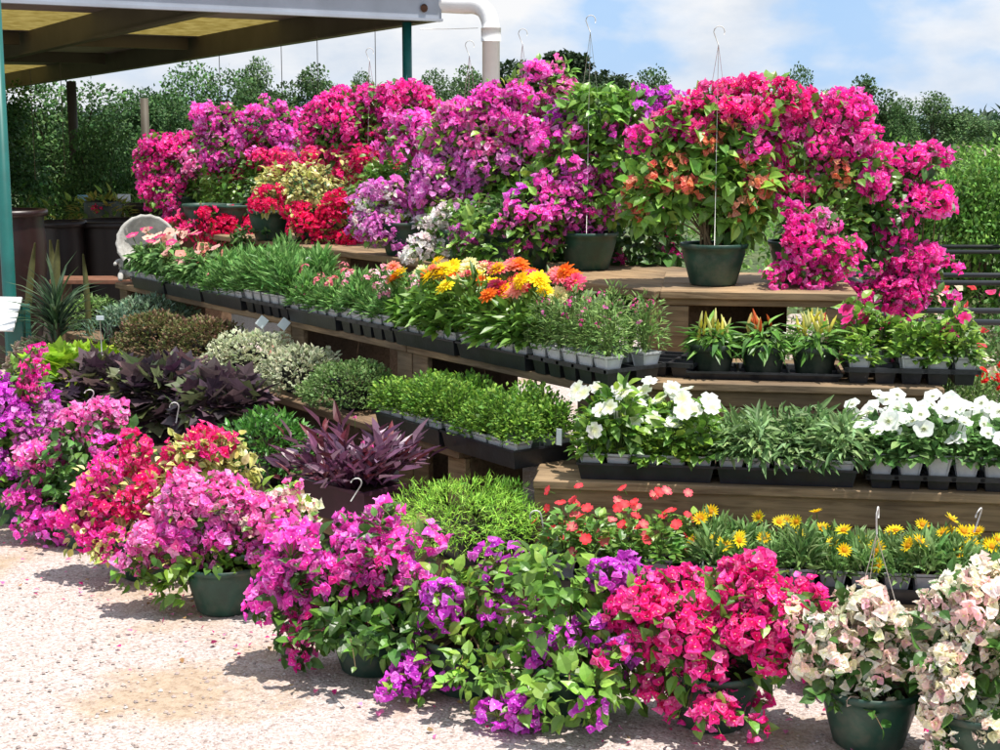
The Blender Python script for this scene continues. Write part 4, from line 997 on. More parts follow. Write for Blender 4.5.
topb('tall magenta bougainvillea with one arching shoot above all others',522,4.50,[(535,70,16,9,'mag',1.2,.1),(562,78,10,14,None,0,1.3),(552,88,16,12,'pink',.9,.3),(510,100,30,18,'mag',1.0,.3),(525,125,42,28,'mag',1.0,.3),(500,140,34,26,'pink',.8,.5),(545,150,34,20,'mag',.7,.7),(520,168,40,22,'lilac',.5,1.0),(518,195,34,20,None,0,1.2)],lsize=.055,greens=G_LIGHT+G_MID,hang=.88)
topb('leafy green bougainvillea with scattered magenta flowers in a big green pot',588,4.38,[(600,115,44,24,'violet',.14,1.6),(640,110,30,18,'violet',.35,1.1),(575,150,34,24,'mag',.3,1.3),(615,155,40,30,'mag',.14,1.5),(572,180,40,20,'mag',.7,.8),(600,200,44,22,'mag',.35,1.2),(590,218,24,8,'mag',.8,.5),(548,195,26,26,'violet',.35,1.2)],lsize=.060,greens=G_MID+G_LIGHT[1:],hang=.90)
topb('pale white-pink bougainvillea tumbling over the bench edge',470,4.03,[(432,246,20,12,'whitepk',1.3,.2),(455,225,22,14,'whitepk',.6,1.0),(478,220,26,18,None,0,1.3),(492,238,22,14,None,0,1.0)],lsize=.045,pot='basket')
topb('orange-flowered bougainvillea in the big green pot on the short bench',713,6.22,[(725,112,36,22,'hot',1.2,.2),(765,105,34,20,'hot',1.1,.2),(690,130,34,22,'hot',1.0,.3),(665,140,24,16,'hotmag',.7,.7),(715,150,44,28,'salmon',.32,1.1),(690,180,40,24,'salmon',.45,1.0),(735,185,40,26,'salmon',.28,1.1),(655,195,26,34,'salmon',.2,1.2),(735,215,30,20,None,0,1.3),(750,140,34,26,'hotmag',.7,.5)],wing=RW,lsize=.072,greens=G_MID+G_LIGHT[1:],z=Z4,hang=.80)
topb('hot pink bougainvillea dome on the corner of the short bench',800,6.40,[(800,115,36,20,'hot',1.1,.2),(835,118,30,20,'hotmag',1.1,.2),(795,150,36,28,'hotmag',1.0,.3),(845,145,30,24,'hotmag',1.1,.2),(785,180,34,24,'hot',1.0,.3),(815,180,26,18,'salmon',.4,1.0),(860,175,32,24,'hotmag',.5,1.0),(820,225,40,30,None,0,1.0)],wing=RW,z=Z4,lsize=.055,hang=.45)
topb('magenta bougainvillea ball drooping onto the short bench end',838,6.2,[(808,240,26,18,'hotmag',1.1,.3),(836,258,22,20,'hotmag',1.1,.2),(798,265,22,12,'hotmag',.8,.5),(825,228,16,10,'pink',.8,.5)],wing=RW,z=Z4,lsize=.05,pot=None)
topb('low crimson bougainvillea drooping over the far bench edge',205,4.08,[(192,232,22,12,'redpink',.6,1.0),(215,236,22,12,None,0,1.6)],lsize=.045,greens=G_DARK)
topb('low leafy plant without flowers under the variegated one',272,4.08,[(262,240,30,14,None,0,1.7),(300,246,26,12,None,0,1.6)],lsize=.045,greens=G_DARK)
topb('leafy trailing bougainvillea hiding its pot in the bench centre',505,4.06,[(482,240,28,24,'lilac',.25,1.4,-.05),(525,232,34,26,'mag',.45,1.2,-.05),(545,210,30,20,'mag',.6,.9,-.05),(500,258,26,12,None,0,1.4,-.08),(560,205,26,16,'mag',.6,.8,-.05)],lsize=.055,greens=G_MID+G_LIGHT[1:])
# standing behind the bench end, in a tall pot on the ground
pB=np.array([1.80,6.55,0.0])
boug('tall hot magenta bougainvillea hanging down past the bench end',pB,[(925,200,24,14,'hotmag',1.2,.3),(893,168,18,14,'hotmag',.7,.9),(895,238,22,14,'hotmag',1.0,.6),(912,262,26,16,'hotmag',1.1,.3),(900,290,32,16,'hotmag',1.0,.4),(885,210,30,26,None,0,1.7),(870,235,26,30,None,0,1.5),(880,300,40,14,'hotmag',.9,.4),(920,160,22,14,'hotmag',.5,.9)],6.4,pot='bucket',group=None,lsize=.055,greens=G_DARK)
# foliage plants hidden in the middle of the display, seen between the pots
for k,(px,n,lb) in enumerate(((275,4.45,'leafy green bougainvillea without flowers beside the crimson one'),(525,4.15,'leafy dark shrub tucked under the magenta bougainvillea'))):
    topb(lb,px,n,[((275,520)[k],(200,215)[k],30,24,None,0,1.5)],lsize=.05,greens=G_DARK)
for k,(px,py,d) in enumerate(((640,240,7.2),(540,235,7.4),(470,250,7.9),(360,240,9.0),(300,235,9.6))):
    b=PD(px,py,d); b[2]=0
    boug(['dark leafy shrub behind the short bench','dark leafy shrub behind the centre pots','dark leafy shrub behind the lilac bougainvillea','dark leafy shrub behind the crimson clusters','dark leafy shrub at the far back'][k],b,[(px,py,48,36,'hotmag' if k==0 else None,.2,1.3),(px,py+50,40,34,None,0,1.0)],d,pot='bucket',greens=G_DARK,lsize=.06,name='shrub')
p=PZ(618,262,Z4-.004)
# hooks poking out of the front row
def hook(label,px,py,d,lean):
    g=Geo(); p=PD(px,py,d)
    pts=[(0,0,-.05),(0,0,0)]+[(-.018*(1-cos(pi*t)),0,.02+.02*sin(pi*t)) for t in np.linspace(0,1.1,7)]
    tube(g,pts,.0026,5); o=link('pot_hook',g.mesh('pot_hook',M['hookw'],True),None,p,(.3,lean,rng.random()))
    tag(o,label,'hook','white hooks of hanging pots'); return o
hook('white plastic hook standing over the dark vine near the rosy bougainvillea',90,400,6.05,.6)
hook('white plastic hook in the middle of the dark vines',178,412,6.0,.2)
hook('white plastic hook lying on the red variegated bougainvillea',219,452,5.6,-.3)
hook('white plastic hook against the purple heart trough',358,490,5.15,.5)
hook('white plastic hook beside the red vincas',542,520,4.75,-.2)
hook('white plastic hook in front of the last gazania tray',979,518,4.5,-.1)

# =================================================================== BACKGROUND
T_TR=(np.array([(0,0,0),(-.42,.5,.08),(.42,.5,.08),(0,1,-.1)],float),[(0,2,1),(1,2,3)],np.zeros(4))
def tree_mesh(h,w,trunk,n,size,cols,seed,lobes=9,flat=.75,gap=.0):
    global rng
    keep=rng; rng=np.random.default_rng(seed)
    gl=Geo(); gt=Geo(); cz=h-(h-trunk)/2; R=np.array([w/2,w/2,(h-trunk)/2])
    C=[];
    for k in range(lobes):
        u=unit(1)[0]; c=np.array([0,0,cz])+u*R*.70; C.append((c,R*(.20+.26*rng.random())*np.array([1,1,.8])))
    C.append((np.array([0,0,cz]),R*.45))
    per=n//len(C)
    for c,r in C:
        u=unit(per); p=c+u*r*(.35+.75*rng.random((per,1))**.5)
        p+=rng.normal(0,.012*w,(per,3))
        f=u+rng.normal(0,.6,(per,3)); nn=np.array([0,0,1])+u+rng.normal(0,.4,(per,3))
        scatter(gl,T_TR,p,frames(f,nn),size*(.6+.8*rng.random(per)),jit(cols,per,.25)*(.8+.4*rng.random()))
        top=c; m=np.array([0,0,trunk*.9])
        tube(gt,bez(m,(m+top)/2+[0,0,.1*h],top,6),np.linspace(w*.018,w*.004,6),5)
    tube(gt,[(0,0,-.1),(w*.01,0,trunk*.4),(0,w*.01,trunk*.8),(0,0,cz)],[w*.035+.02,w*.028+.015,w*.024+.01,w*.01],8)
    rng=keep
    return gl.mesh('crown',M['farleaf']),gt.mesh('trunk',M['bark'],True)
TC=[(.07,.13,.045),(.09,.16,.055),(.11,.18,.07)]
TREES=[tree_mesh(4.2,3.0,.9,7000,.11,TC,1,14),tree_mesh(4.0,2.6,.7,6000,.11,TC,2,13),tree_mesh(4.6,3.2,.8,8000,.11,[(.08,.15,.045),(.055,.11,.035)],3,16)]
BIG=tree_mesh(7.0,7.6,1.2,16000,.24,[(.022,.042,.016),(.03,.055,.02)],4,14)
SHRUB=tree_mesh(1.5,1.3,.05,7000,.055,[(.13,.29,.045),(.20,.38,.07),(.08,.19,.035)],31,14)
NEAR=[tree_mesh(4.4,4.6,.6,17000,.11,[(.07,.15,.045),(.095,.19,.055),(.05,.11,.035)],5,20),tree_mesh(5.0,4.0,.9,15000,.11,[(.06,.13,.045),(.08,.16,.05)],6,19)]
def tree(px,pytop,d,wpx,m,label,group=None,h0=None,name='tree'):
    top=PD(px,pytop,d); hh=top[2]; w=wpx*d/FPX; me=m
    dims=[max(v[i] for v in [list(b) for b in [(0,0,0)]]) for i in range(3)]
    bb=np.array([v.co[:] for v in me[0].vertices]); mh=np.percentile(bb[:,2],99.7); mw=np.percentile(bb[:,0],99)-np.percentile(bb[:,0],1)
    o=thing(name,label,'tree',(top[0],top[1],-.05),rng.random()*6,group); sc=((w/mw),(w/mw),hh/mh)
    o.scale=sc
    link('crown',me[0],o); link('trunk',me[1],o); return o
TL=[(258,58,48,52,'young tree seen between two hanging wires'),(308,66,46,56,'young round tree beside the hanging wire'),(362,72,52,40,'small tree just clearing the hot pink dome'),(432,70,50,52,'young tree directly behind the green corner post'),(468,68,56,56,'young tree beside the white drainpipe'),
(655,68,50,58,'bushy young tree right of the dark round tree'),(600,85,60,60,'low tree leaning on the dark round tree'),(722,84,55,40,'small pale tree above the hot pink dome'),(800,66,46,44,'slender young tree above the corner dome'),(830,90,60,40,'short tree beside the slender one'),(868,76,48,56,'rounded young tree beyond the shrub field'),(905,98,44,44,'light green young tree in the field tree line'),(935,92,52,60,'wide young tree in the field tree line'),(972,114,70,50,'small tree near the end of the tree line'),(1010,118,66,60,'small tree at the very end of the tree line'),(1060,95,60,70,'tree beyond the end of the rack')]
for k,(px,py,d,w,lb) in enumerate(TL): tree(px,py,d,w,TREES[k%3],lb,'young trees beyond the nursery field')
tree(555,52,75,128,BIG,'large dark round-headed tree far behind the magenta shoot')
for k,(px,py,d,w,lb) in enumerate(((60,78,22,150,'broad leafy tree in the shade behind the carport'),(150,88,24,90,'dark tree between the urns and the far bougainvilleas'),(205,66,30,110,'tall leafy tree at the edge of the carport'),(-20,90,19,120,'leafy tree beside the green post'),(105,120,17,90,'lower leafy tree behind the big bowls'))):
    tree(px,py,d,w,NEAR[k%2],lb,'leafy trees behind the carport')
for k,(px,py,d,w,lb) in enumerate(((938,168,12.5,80,'dense green shrub behind the drooping magenta bougainvillea'),(990,158,12.0,90,'dense green shrub behind the pipe racks'),(1045,150,11.5,90,'dense green shrub past the rack ends'),(905,190,13.5,70,'dense green shrub partly behind the magenta flowers'))):
    tree(px,py,d,w,SHRUB,lb,'dense shrubs behind the racks',name='shrub')
# overhanging branch of a tree beside the yard
OVER=tree_mesh(5.4,3.0,2.9,6000,.11,[(.06,.13,.04),(.08,.16,.05)],21,9)
t=tree(1096,-330,13.0,215,OVER,'tree outside the yard whose branch tips hang in from above',None)
# far wood and hills
def mass_leaves(name,label,cat,x0,x1,y0,y1,h0,h1,n,size,cols,rows=None,flow=None,seed=1,mounds=60):
    global rng
    keep=rng; rng=np.random.default_rng(seed); g=Geo()
    mx=rng.uniform(x0,x1,mounds); my=rng.uniform(y0,y1,mounds); mh=rng.uniform(h0,h1,mounds)
    k=rng.integers(0,mounds,n); u=unit(n); u[:,2]=np.abs(u[:,2])
    rad=mh[k]*(.8+.5*rng.random(n)); p=np.stack([mx[k]+u[:,0]*rad*.9,my[k]+u[:,1]*rad*.9,u[:,2]*mh[k]*(.75+.35*rng.random(n))],1)
    f=u+rng.normal(0,.6,(n,3)); nn=np.array([0,0,1])+u*.6+rng.normal(0,.4,(n,3)); dd=np.maximum(1,p[:,1]/18)
    tint=(.75+.5*rng.random(mounds))[k][:,None]
    scatter(g,T_MED,p,frames(f,nn),size*(dd**.7 if y0<20 else 1)*(.6+.7*rng.random(n)),jit(cols,n,.22)*tint)
    if flow:
        fn,fc,fy0,fy1,fz=flow; q=np.stack([rng.uniform(x0,x1,fn),rng.uniform(fy0,fy1,fn),rng.uniform(fz[0],fz[1],fn)],1)
        scatter(g,T_MED,q,frames(unit(fn),unit(fn)),.14*np.maximum(1,q[:,1]/30)*(.6+.6*rng.random(fn)),jit(fc,fn,.1))
    rng=keep
    o=link(name,g.mesh(name,M['farleaf'])); return tag(o,label,cat,None,'stuff')
mass_leaves('crop_field','field of waist-high green shrubs beyond the black rack','field',2.2,26,12.5,45,.95,1.40,64000,.10,[(.15,.31,.05),(.22,.40,.08),(.10,.2,.04)],flow=(420,[(.55,.36,.36),(.6,.45,.42)],30,44,(1.0,1.25)),seed=11,mounds=520)
mass_leaves('hedge_growth','green undergrowth along the far edge of the field','undergrowth',-34,34,44,58,.7,1.35,40000,.20,[(.05,.11,.03),(.075,.15,.04),(.04,.08,.025)],seed=12,mounds=130)
mass_leaves('far_woods','dark band of far-off woodland on the horizon','woods',-90,110,95,150,2.0,3.3,30000,.75,[(.035,.07,.035),(.05,.085,.045)],seed=13,mounds=240)
mass_leaves('shade_plants','mixed green nursery plants standing behind the glazed urns','nursery plants',-9,-1.2,13.4,20,.5,1.1,22000,.10,[(.07,.15,.03),(.10,.2,.045),(.18,.24,.05)],seed=14,mounds=90)
mass_leaves('rose_bed','low shrubs with coral and cream flowers under the black rack','flower bed',1.9,5.2,7.3,11.5,.28,.50,15000,.05,[(.06,.14,.03),(.10,.2,.05),(.12,.14,.06)],seed=15,mounds=130)
g=Geo(); n=170; q=np.stack([rng.uniform(2.0,5.0,n),rng.uniform(7.3,11.5,n),rng.uniform(.35,.55,n)],1); cl=jit([(.85,.45,.36),(.8,.1,.12),(.85,.7,.55),(.8,.12,.3)],n,.1)
for t in range(3): 
    m=(np.arange(n)%3)==t; nz=unit(m.sum()); nz[:,2]=np.abs(nz[:,2])+.5; scatter(g,BT[t],q[m],frames(np.cross(nz,unit(m.sum())),nz),.05,cl[m],np.array([.8,.7,.4]))
tag(link('rose_blooms',g.mesh('rose_blooms',M['petal'])),'coral, red and cream blooms dotted under the black rack','blooms',None,'stuff')
# hills
g=Geo(); xs=np.linspace(-280,280,90); V=[];F=[]
for i,x in enumerate(xs):
    hgt=5.5+1.8*sin(x*.021+1)+1.1*sin(x*.05)
    for j,(yy,zz) in enumerate(((260,0),(300,hgt*.8),(340,hgt),(420,0))): V.append((x,yy,zz))
for i in range(len(xs)-1):
    for j in range(3): F.append((i*4+j,(i+1)*4+j,(i+1)*4+j+1,i*4+j+1))
g.add(V,F); struct('hills',g.mesh('hills',simple('hill_woods',(.09,.14,.13),.9,.1,var=.3,vscale=.05),True))

# ------------------------------------------------------------------ black pipe racks to the right of the benches
def rack(label,y0,x0,x1,z,group='black pipe racks'):
    o=thing('pipe_rack',label,'rack',(x0,y0,0),0,group); w=x1-x0
    for yy in (0,.5):
        g=Geo(); tube(g,[(0,yy,z),(w,yy-.1,z-.0)],.016,8); link('rail',g.mesh('rail',M['rack'],True),o)
    for xx in (.02,w*.5,w-.02):
        for yy in (0,.5):
            g=Geo(); tube(g,[(xx,yy-.1*xx/w,0),(xx,yy-.1*xx/w,z-.003)],.016,8); link('leg',g.mesh('leg',M['rack'],True),o)
        g=Geo(); tube(g,[(xx,-.1*xx/w,z-.02),(xx,.5-.1*xx/w,z-.02)],.014,8); link('crossbar',g.mesh('crossbar',M['rack'],True),o)
    return o
rack('black pipe rack nearest the magenta bougainvillea',7.6,2.05,4.3,.68)
rack('black pipe rack behind the nearest one',9.2,2.25,5.2,.72)
rack('third black pipe rack, shaded by the shrubs',11.2,2.6,6.2,.75)
rack('small black pipe rack farthest from the benches',13.6,3.3,4.6,.85)

# ------------------------------------------------------------------ carport
A=PD(437,22,11.55); f1=np.array([-.85,-.527]); f2=np.array([-.527,.85])
zA=A[2]; 
def RP(a,b,z=0): q=A[:2]+f1*a+f2*b; return np.array([q[0],q[1],zA+z-.0165*b])
o=thing('carport','open carport with dark rafters and yellow skylight strips','carport',(A[0],A[1],0),0)
def slab(g,a0,a1,b0,b1,z0,z1,mi=0):
    P=[RP(a0,b0,z0),RP(a1,b0,z0),RP(a1,b1,z0),RP(a0,b1,z0),RP(a0,b0,z1),RP(a1,b0,z1),RP(a1,b1,z1),RP(a0,b1,z1)]
    g.add(np.array(P)-[A[0],A[1],0],[(0,1,2,3),(7,6,5,4),(4,5,1,0),(5,6,2,1),(6,7,3,2),(7,4,0,3)],None,mi)
g=Geo(); slab(g,-.02,6.5,-.035,-.005,0,.25); slab(g,-.02,6.5,-.075,-.036,.20,.25); slab(g,-.02,6.5,-.06,-.036,0,.02); link('fascia',g.mesh('fascia',M['steel_white']),o)
g=Geo(); 
q=RP(.14,-.045,.095)-[A[0],A[1],0]; ax=np.array([f2[0],f2[1],0])
lathe(g,[(0,0),(.030,0),(.032,.006),(.0,.008)],12,R=frames(np.array([[f1[0],f1[1],0.]]),-ax[None])[0],T=q); link('rust_hole',g.mesh('rust_hole',M['rust']),o)
def corr(a0,a1,b0,b1,mat,name):
    g=Geo(); n=int((b1-b0)/.038); bs=np.linspace(b0,b1,n*2+1); V=[];F=[]
    for i,b in enumerate(bs):
        zz=.235+(.012 if i%2 else -.006); V+= [RP(a0,b,zz),RP(a1,b,zz)]
    for i in range(len(bs)-1): F.append((2*i,2*i+1,2*i+3,2*i+2))
    g.add(np.array(V)-[A[0],A[1],0],F); link(name,g.mesh(name,mat),o)
bb=[0,2.9,5.0,10.8,14.0,17.0]
for i in range(len(bb)-1): corr(.02,6.5,bb[i],bb[i+1],M['panel'] if i%2 else M['deck'],'skylight_strip' if i%2 else 'roof_sheet')
for a in (.0,1.75,3.5,6.44):
    g=Geo(); slab(g,a,a+.05,0,17,.0,.2275); slab(g,a+.051,a+.10,0,17,.0,.02); link('rafter',g.mesh('rafter',M['rafter']),o)
for b in (5.15,8.0,14.3,16.9):
    for a0,a1 in ((.102,1.748),(1.852,3.498),(3.602,6.438)):
        g=Geo(); slab(g,a0,a1,b,b+.06,.10,.226); link('purlin',g.mesh('purlin',M['rafter']),o)
def post(a,b,r,xy=None,z1=None,mat='green_paint'):
    p=RP(a,b)if xy is None else np.array([xy[0],xy[1],0]); g=Geo(); zz=(RP(a,b)[2] if z1 is None else z1)-.002
    lathe(g,[(r,0),(r,zz),(0,zz)],16,T=(p[0]-A[0],p[1]-A[1],0)); link('post',g.mesh('post',M[mat],True),o)
post(.21,.10,.037)
xl=PD(7,250,8.6); post(0,0,.038,xy=(xl[0],xl[1]),z1=2.55)
xl2=PD(76,190,17.5); post(0,0,.055,xy=(xl2[0],xl2[1]),z1=2.2,mat='rafter')
xl3=PD(146,150,22); post(0,0,.06,xy=(xl3[0],xl3[1]),z1=2.1,mat='rafter')
xl4=RP(6.4,13.8); post(0,0,.05,xy=(xl4[0],xl4[1]),z1=2.1,mat='rafter')
# drain pipe and gutter pipe
q0=PD(440,4,11.5); q1=PD(468,6,11.45); q2=PD(491,26,11.4); 
g=Geo(); r=.068
pts=[PD(425,3,11.6),PD(466,5,11.5)]+[PD(466,5,11.5)*(1-t)**2+2*t*(1-t)*PD(491,2,11.45)+t*t*PD(491,32,11.4) for t in np.linspace(.15,1,7)]
e=pts[-1]; pts=[np.array(p) for p in pts]; pts2=[np.array([e[0],e[1],z]) for z in (e[2]-.05,1.5,.8,.02)]
o2=thing('drainpipe','white plastic drainpipe with an elbow beside the green corner post','pipe',(e[0],e[1],0))
g=Geo(); tube(g,np.array(pts)-[e[0],e[1],0],r,14); link('elbow',g.mesh('elbow',M['pvc'],True),o2)
g=Geo(); tube(g,np.array(pts2)-[e[0],e[1],0],r*.98,14); link('downpipe',g.mesh('downpipe',M['pvc'],True),o2)
g=Geo(); tube(g,[(0,0,e[2]+.03),(0,0,e[2]-.07)],r*1.12,14); link('collar',g.mesh('collar',M['pvc'],True),o2)
# thin wires
for k,(px,y0,y1,lb) in enumerate(((281,46,104,'thin wire hanging from the carport edge above the lilac flowers'),(317,42,100,'thin wire hanging beside the round young tree'),(375,34,90,'thin wire hanging nearest the green corner post'),(60,70,175,'thin wire hanging deep in the shade'),(30,76,180,'thin wire hanging beside the green post'),(219,58,115,'thin wire hanging over the far end flowers'))):
    d={0:13,1:12.6,2:12.1,3:14,4:14,5:13.6}[k]
    a=PD(px,y0-6,d); b=PD(px,y1,d); b[0]=a[0];b[1]=a[1]; g=Geo(); tube(g,[a,b],.0035,4); tag(link('hanging_wire',g.mesh('hanging_wire',M['rafter'],True)),lb,'wire','thin wires hanging from the carport')
g=Geo(); tube(g,[PD(420,29,11.4),PD(446,29,11.2),PD(478,28,11.2)],.003,4); tag(link('line_wire',g.mesh('line_wire',M['wire'],True)),'thin wire strung level between green post and drainpipe','wire')

# ------------------------------------------------------------------ glazed urns, shelf, basin, signs, spiky plants
def urn(label,px,py,d,r,prof,mat='urn',name='glazed_urn',plant=None):
    top=PD(px,py,d); h=top[2]; o=thing(name,label,'urn',(top[0],top[1],0),0,'dark glazed urns')
    g=Geo(); lathe(g,[(r*a,h*b) for a,b in prof],40); link('body',g.mesh('body',M[mat],True),o)
    g=Geo(); lathe(g,[(r*prof[-1][0],h-.02),(r*1.06,h-.02),(r*1.08,h+.005),(r*1.05,h+.025),(r*.93,h+.025),(r*.9,h-.02)],40); link('rim',g.mesh('rim',M[mat],True),o)
    g=Geo(); disc(g,r*.92,h-.03,24,wob=.02); link('soil',g.mesh('soil',M['soil']),o); return o
PR=[(0,0),(.62,0),(.66,.03),(.85,.35),(.98,.65),(1.0,.82),(.94,.93),(.97,.985)]
PR2=[(0,0),(.9,0),(.93,.03),(.97,.5),(1.0,.98)]
urn('tall dark red urn directly behind the green post',10,213,10.4,.235,PR)
urn('dark brown cylinder urn between the red urn and the wide one',62,224,11.3,.17,PR,'urn2')
urn('wide dark brown tub urn behind the stone basin',122,223,11.6,.36,PR2,'urn2')
urn('shallow dark bowl urn raised behind the wide tub',150,207,13.2,.32,[(0,0),(.4,0),(.35,.4),(.4,.8),(.8,.9),(1,.98)],'urn2')
p=PD(98,278,10.3); g=Geo(); bbox_bev(g,(-.30,-.12,-.03),(.42,.16,0),.004)
o=thing('plant_shelf','reddish brown plank shelf beside the stone basin','shelf',(p[0],p[1],0)); link('board',g.mesh('board',M['terra']),o,(0,0,p[2]))
for x in (-.26,.36):
    g=Geo(); bbox_bev(g,(x,-.1,0),(x+.04,.14,p[2]-.031),.003); link('leg',g.mesh('leg',M['wood_dark']),o)
# stone basin with a seated cherub
b=PD(140,278,8.95); o=thing('stone_basin','pale shell-shaped stone basin with a small cherub, tilted up','fountain',(b[0],b[1],Z3))
Rb=rotz(radians(14))@rotx(radians(68)); g=Geo()
lathe(g,[(0,-.03),(.07,-.03),(.135,.02),(.165,.085),(.178,.095),(.175,.107),(.156,.10),(.125,.035),(.06,-.012),(0,-.018)],40,R=Rb,T=(.035,.05,.20),ripple=.018,nr=18)
link('shell_bowl',g.mesh('shell_bowl',M['stone'],True),o)
g=Geo(); lathe(g,[(0,0),(.075,0),(.07,.03),(.05,.05),(.055,.10),(.03,.14),(0,.15)],14,T=(.03,.05,0),ripple=.12,nr=5); link('rock_base',g.mesh('rock_base',M['stone'],True),o)
me=bpy.data.meshes.new('cherub')
sk=[((0,0,.06),.036,None),((0,-.005,.11),.034,0),((.002,-.008,.148),.018,1),((.004,-.012,.178),.030,2),((-.04,-.015,.135),.014,1),((-.065,-.05,.11),.011,4),((.045,-.02,.135),.014,1),((.075,-.03,.165),.011,6),((-.03,-.05,.055),.020,0),((-.035,-.085,.02),.014,8),((.035,-.05,.055),.020,0),((.045,-.09,.025),.014,10),((.0,.03,.03),.03,0)]
me.from_pydata([s[0] for s in sk],[(s[2],i) for i,s in enumerate(sk) if s[2] is not None],[])
ch=link('cherub',me,o,(-.075,-.045,.0),(0,0,.3)); me.materials.append(M['stone'])
mod=ch.modifiers.new('skin','SKIN'); 
for i,s in enumerate(sk): me.skin_vertices[0].data[i].radius=(s[1],s[1])
me.skin_vertices[0].data[0].use_root=True
ms=ch.modifiers.new('sub','SUBSURF'); ms.levels=2; ms.render_levels=2
# slanted white sign board on the post
p=PD(4,314,8.35); o=thing('sign_board','white slanted sign board fixed in front of the green post','sign',p,radians(-8))
g=Geo(); bbox_bev(g,(-.16,-.006,-.11),(.082,.006,.11),.002); link('panel',g.mesh('panel',M['signwhite']),o,rot=(radians(-38),0,0))
g=Geo(); bbox_bev(g,(-.05,0,-.2),(.05,.10,.06),.003); link('bracket',g.mesh('bracket',M['green_paint']),o,(0.03,.06,-.02))
for k,(px,py,d,lb) in enumerate(((124,198,12.9,'pale blue card above the shallow bowl'),(84,199,13.3,'pale blue card behind the dark steel post'),(100,318,7.9,'small pale blue tag in the green sage'))):
    p=PD(px,py,d); g=Geo(); s=(.055,.06,.02)[k]; bbox_bev(g,(-s,-.002,-s*.6),(s,.002,s*.6),.001); g2=Geo(); tube(g2,[(0,.004,s*.5),(0,.004,-.25)],.003,4)
    o=thing('plant_tag',lb,'tag',p,rng.normal(0,.2),'pale blue plant tags'); link('card',g.mesh('card',M['label' if k!=1 else 'blue']),o); link('stake',g2.mesh('stake',M['wire'],True),o)
for k,(px,py,d,lb) in enumerate(((43,555-172-110,8.2,'small white tag under the far bench'),)): pass
for k,(px,py) in enumerate(((262,322),(284,324))):
    p=PD(px,py,7.2); g=Geo(); bbox_bev(g,(-.022,-.002,-.026),(.022,.002,.026),.001); g2=Geo(); tube(g2,[(0,.004,.0),(0,.004,-.16)],.0025,4)
    o=thing('plant_tag',['white diamond-shaped tag hanging under the leafy dianthus tray','white tag under the tray beside the bench leg'][k],'tag',p,.2,'white plant tags'); link('card',g.mesh('card',M['label']),o,rot=(0,radians(40),0)); link('stake',g2.mesh('stake',M['wire'],True),o)
# clear plant tag in the thyme tray
p=PD(559,437,5.22); g=Geo(); bbox_bev(g,(-.010,-.0008,-.03),(.010,.0008,.03),.0005); tag(link('plant_tag',g.mesh('plant_tag',M['label']),None,p,(.1,.05,-.4)),'slim white tag clipped to the thyme tray corner','tag')
# tall narrow cactus-like stems and a spiky grass
for k,(px,pt,pb,w,ln,lb) in enumerate(((35,243,330,.022,.06,'bent olive-green spike leaning away from the post'),(50,240,335,.026,-.01,'thick olive spike, one of two side by side'),(58,240,335,.024,.02,'olive spike touching the thick one'),(83,254,320,.018,0,'lone short olive spike before the shelf'))):
    d=8.9-.1*k; a=PD(px,pt,d); b=PD(px,pb,d); b[0]=a[0]-ln*2; b[1]=a[1]; b[2]=0
    g=Geo(); m=(a+b)/2+[.03*(1 if k%2 else -1),0,0]; pts=bez(b,m,a,9); pp=np.array(pts)-b
    tube(g,pp,[w*.8,w,w*1.05,w,w*1.1,w,w,w*.8,w*.25],7,np.array([.16,.16,.06]))
    o=thing('spiky_succulent',lb,'plant',b,0,'olive spikes behind the post'); link('stalk',g.mesh('stalk',M['softleaf'],True),o)
def grass(px,py,d,label,n=130,ln=.30,cols=[(.05,.10,.05),(.08,.13,.07)]):
    p=PD(px,py,d); b=np.array([p[0],p[1],0]); o=thing('spiky_grass',label,'plant',b); g=Geo()
    u=unit(n); u[:,2]=np.abs(u[:,2])*1.2+.1; c=np.tile([0,0,p[2]-.05],(n,1)); c[:,2]+=rng.normal(0,.05,n)
    scatter(g,T_strap(.03,.18,.01),c,frames(u,np.tile([0,0,1.],(n,1))),ln*(.7+.5*rng.random(n)),jit(cols,n,.2)); tube(g,[(0,0,0),(0,0,p[2]-.03)],.02,6,np.array([.12,.09,.06]))
    link('foliage',g.mesh('foliage',M['softleaf']),o)
    return o
grass(56,318,8.3,'dark fountain-shaped spiky grass beside the green sage')
grass(20,350,9.2,'thin grass clump behind the green post',60,.25)
# red flower behind
p=PD(103,212,12.6); b=np.array([p[0],p[1],0]); o=thing('potted_croton','yellow-green potted plant with one red bloom behind the wide tub','plant',b)
g=Geo(); n=260; u=unit(n); scatter(g,T_MED,u*[.24,.2,.13]+[-.02,0,p[2]-.02],frames(u+rng.normal(0,.4,(n,3)),np.tile([0,0,1.],(n,1))),.09,jit([(.22,.28,.05),(.3,.26,.06),(.1,.18,.04)],n,.2)); link('foliage',g.mesh('foliage',M['leaf']),o)
link('pot',pot_mesh('bucket'),o,(0,0,0),scale=(1,1,4.0)); link('flower_cluster',cluster_mesh('crimson',0),o,(0,-.1,p[2]+.02),None,1.2)

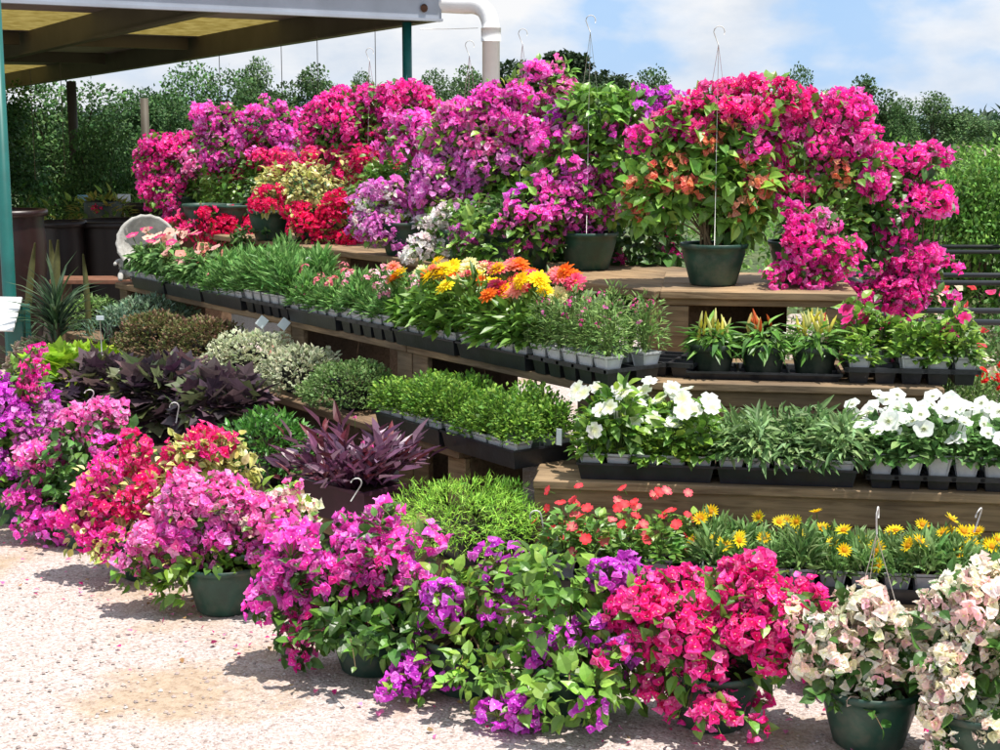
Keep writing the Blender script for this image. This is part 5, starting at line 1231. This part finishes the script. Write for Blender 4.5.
# =================================================================== CAMERA, LIGHT, SKY
cam=bpy.data.cameras.new('camera'); cam.sensor_width=36; cam.lens=54; cam.clip_end=2000; cam.clip_start=.05
co=bpy.data.objects.new('camera',cam); col.objects.link(co); co.location=(0,0,CAMH); co.rotation_euler=(radians(90)-PITCH,0,0); scene.camera=co
EL=radians(72); AZ=radians(112)
ts=np.array([sin(AZ)*cos(EL),cos(AZ)*cos(EL),sin(EL)])
sun=bpy.data.lights.new('sun','SUN'); sun.energy=4.6; sun.angle=radians(.55); sun.color=(1,.955,.88)
so=bpy.data.objects.new('sun',sun); col.objects.link(so)
from mathutils import Vector
so.rotation_euler=Vector((-ts).tolist()).to_track_quat('-Z','Y').to_euler(); so.location=(3,6,12)
w=bpy.data.worlds.new('World'); scene.world=w; w.use_nodes=True; nt=w.node_tree; nt.nodes.clear()
out=nt.nodes.new('ShaderNodeOutputWorld'); bg=N(nt,'ShaderNodeBackground',Strength=.12)
sky=nt.nodes.new('ShaderNodeTexSky'); sky.sky_type='NISHITA'; sky.sun_disc=False; sky.sun_elevation=EL; sky.sun_rotation=AZ; sky.air_density=1.0; sky.dust_density=.6; sky.ozone_density=1.5
tc=nt.nodes.new('ShaderNodeTexCoord'); mp=N(nt,'ShaderNodeMapping'); mp.inputs['Scale'].default_value=(1.0,1.0,2.1); mp.inputs['Location'].default_value=(.62,.1,.33)
L(nt,tc.outputs['Generated'],mp.inputs[0])
n1=N(nt,'ShaderNodeTexNoise',Scale=6.2,Detail=9.0,Roughness=.48,Distortion=.1); L(nt,mp.outputs[0],n1.inputs['Vector'])
n2=N(nt,'ShaderNodeTexNoise',Scale=11.0,Detail=6.0,Roughness=.6); L(nt,mp.outputs[0],n2.inputs['Vector'])
msk=ramp(nt,n1.outputs[0],[(.40,(.12,.12,.12)),(.47,(.75,.75,.75)),(.54,(1,1,1))])
ccol=ramp(nt,n2.outputs[0],[(.35,(.74,.81,.90)),(.62,(1,1,1))])
cs=mixcol(nt,ccol,(5.7,5.75,5.85),1.0,'MULTIPLY')
blue=mixcol(nt,sky.outputs[0],(2.2,3.7,6.0),.85)
L(nt,mixcol(nt,blue,cs,msk),bg.inputs[0]); L(nt,bg.outputs[0],out.inputs[0])
scene.view_settings.view_transform='Standard'; scene.view_settings.look='None'; scene.view_settings.gamma=1; scene.view_settings.use_curve_mapping=False
scene.view_settings.exposure=0.48
scene.cycles.max_bounces=5; scene.cycles.diffuse_bounces=2; scene.cycles.transmission_bounces=4; scene.cycles.use_denoising=True
scene.cycles.use_adaptive_sampling=True
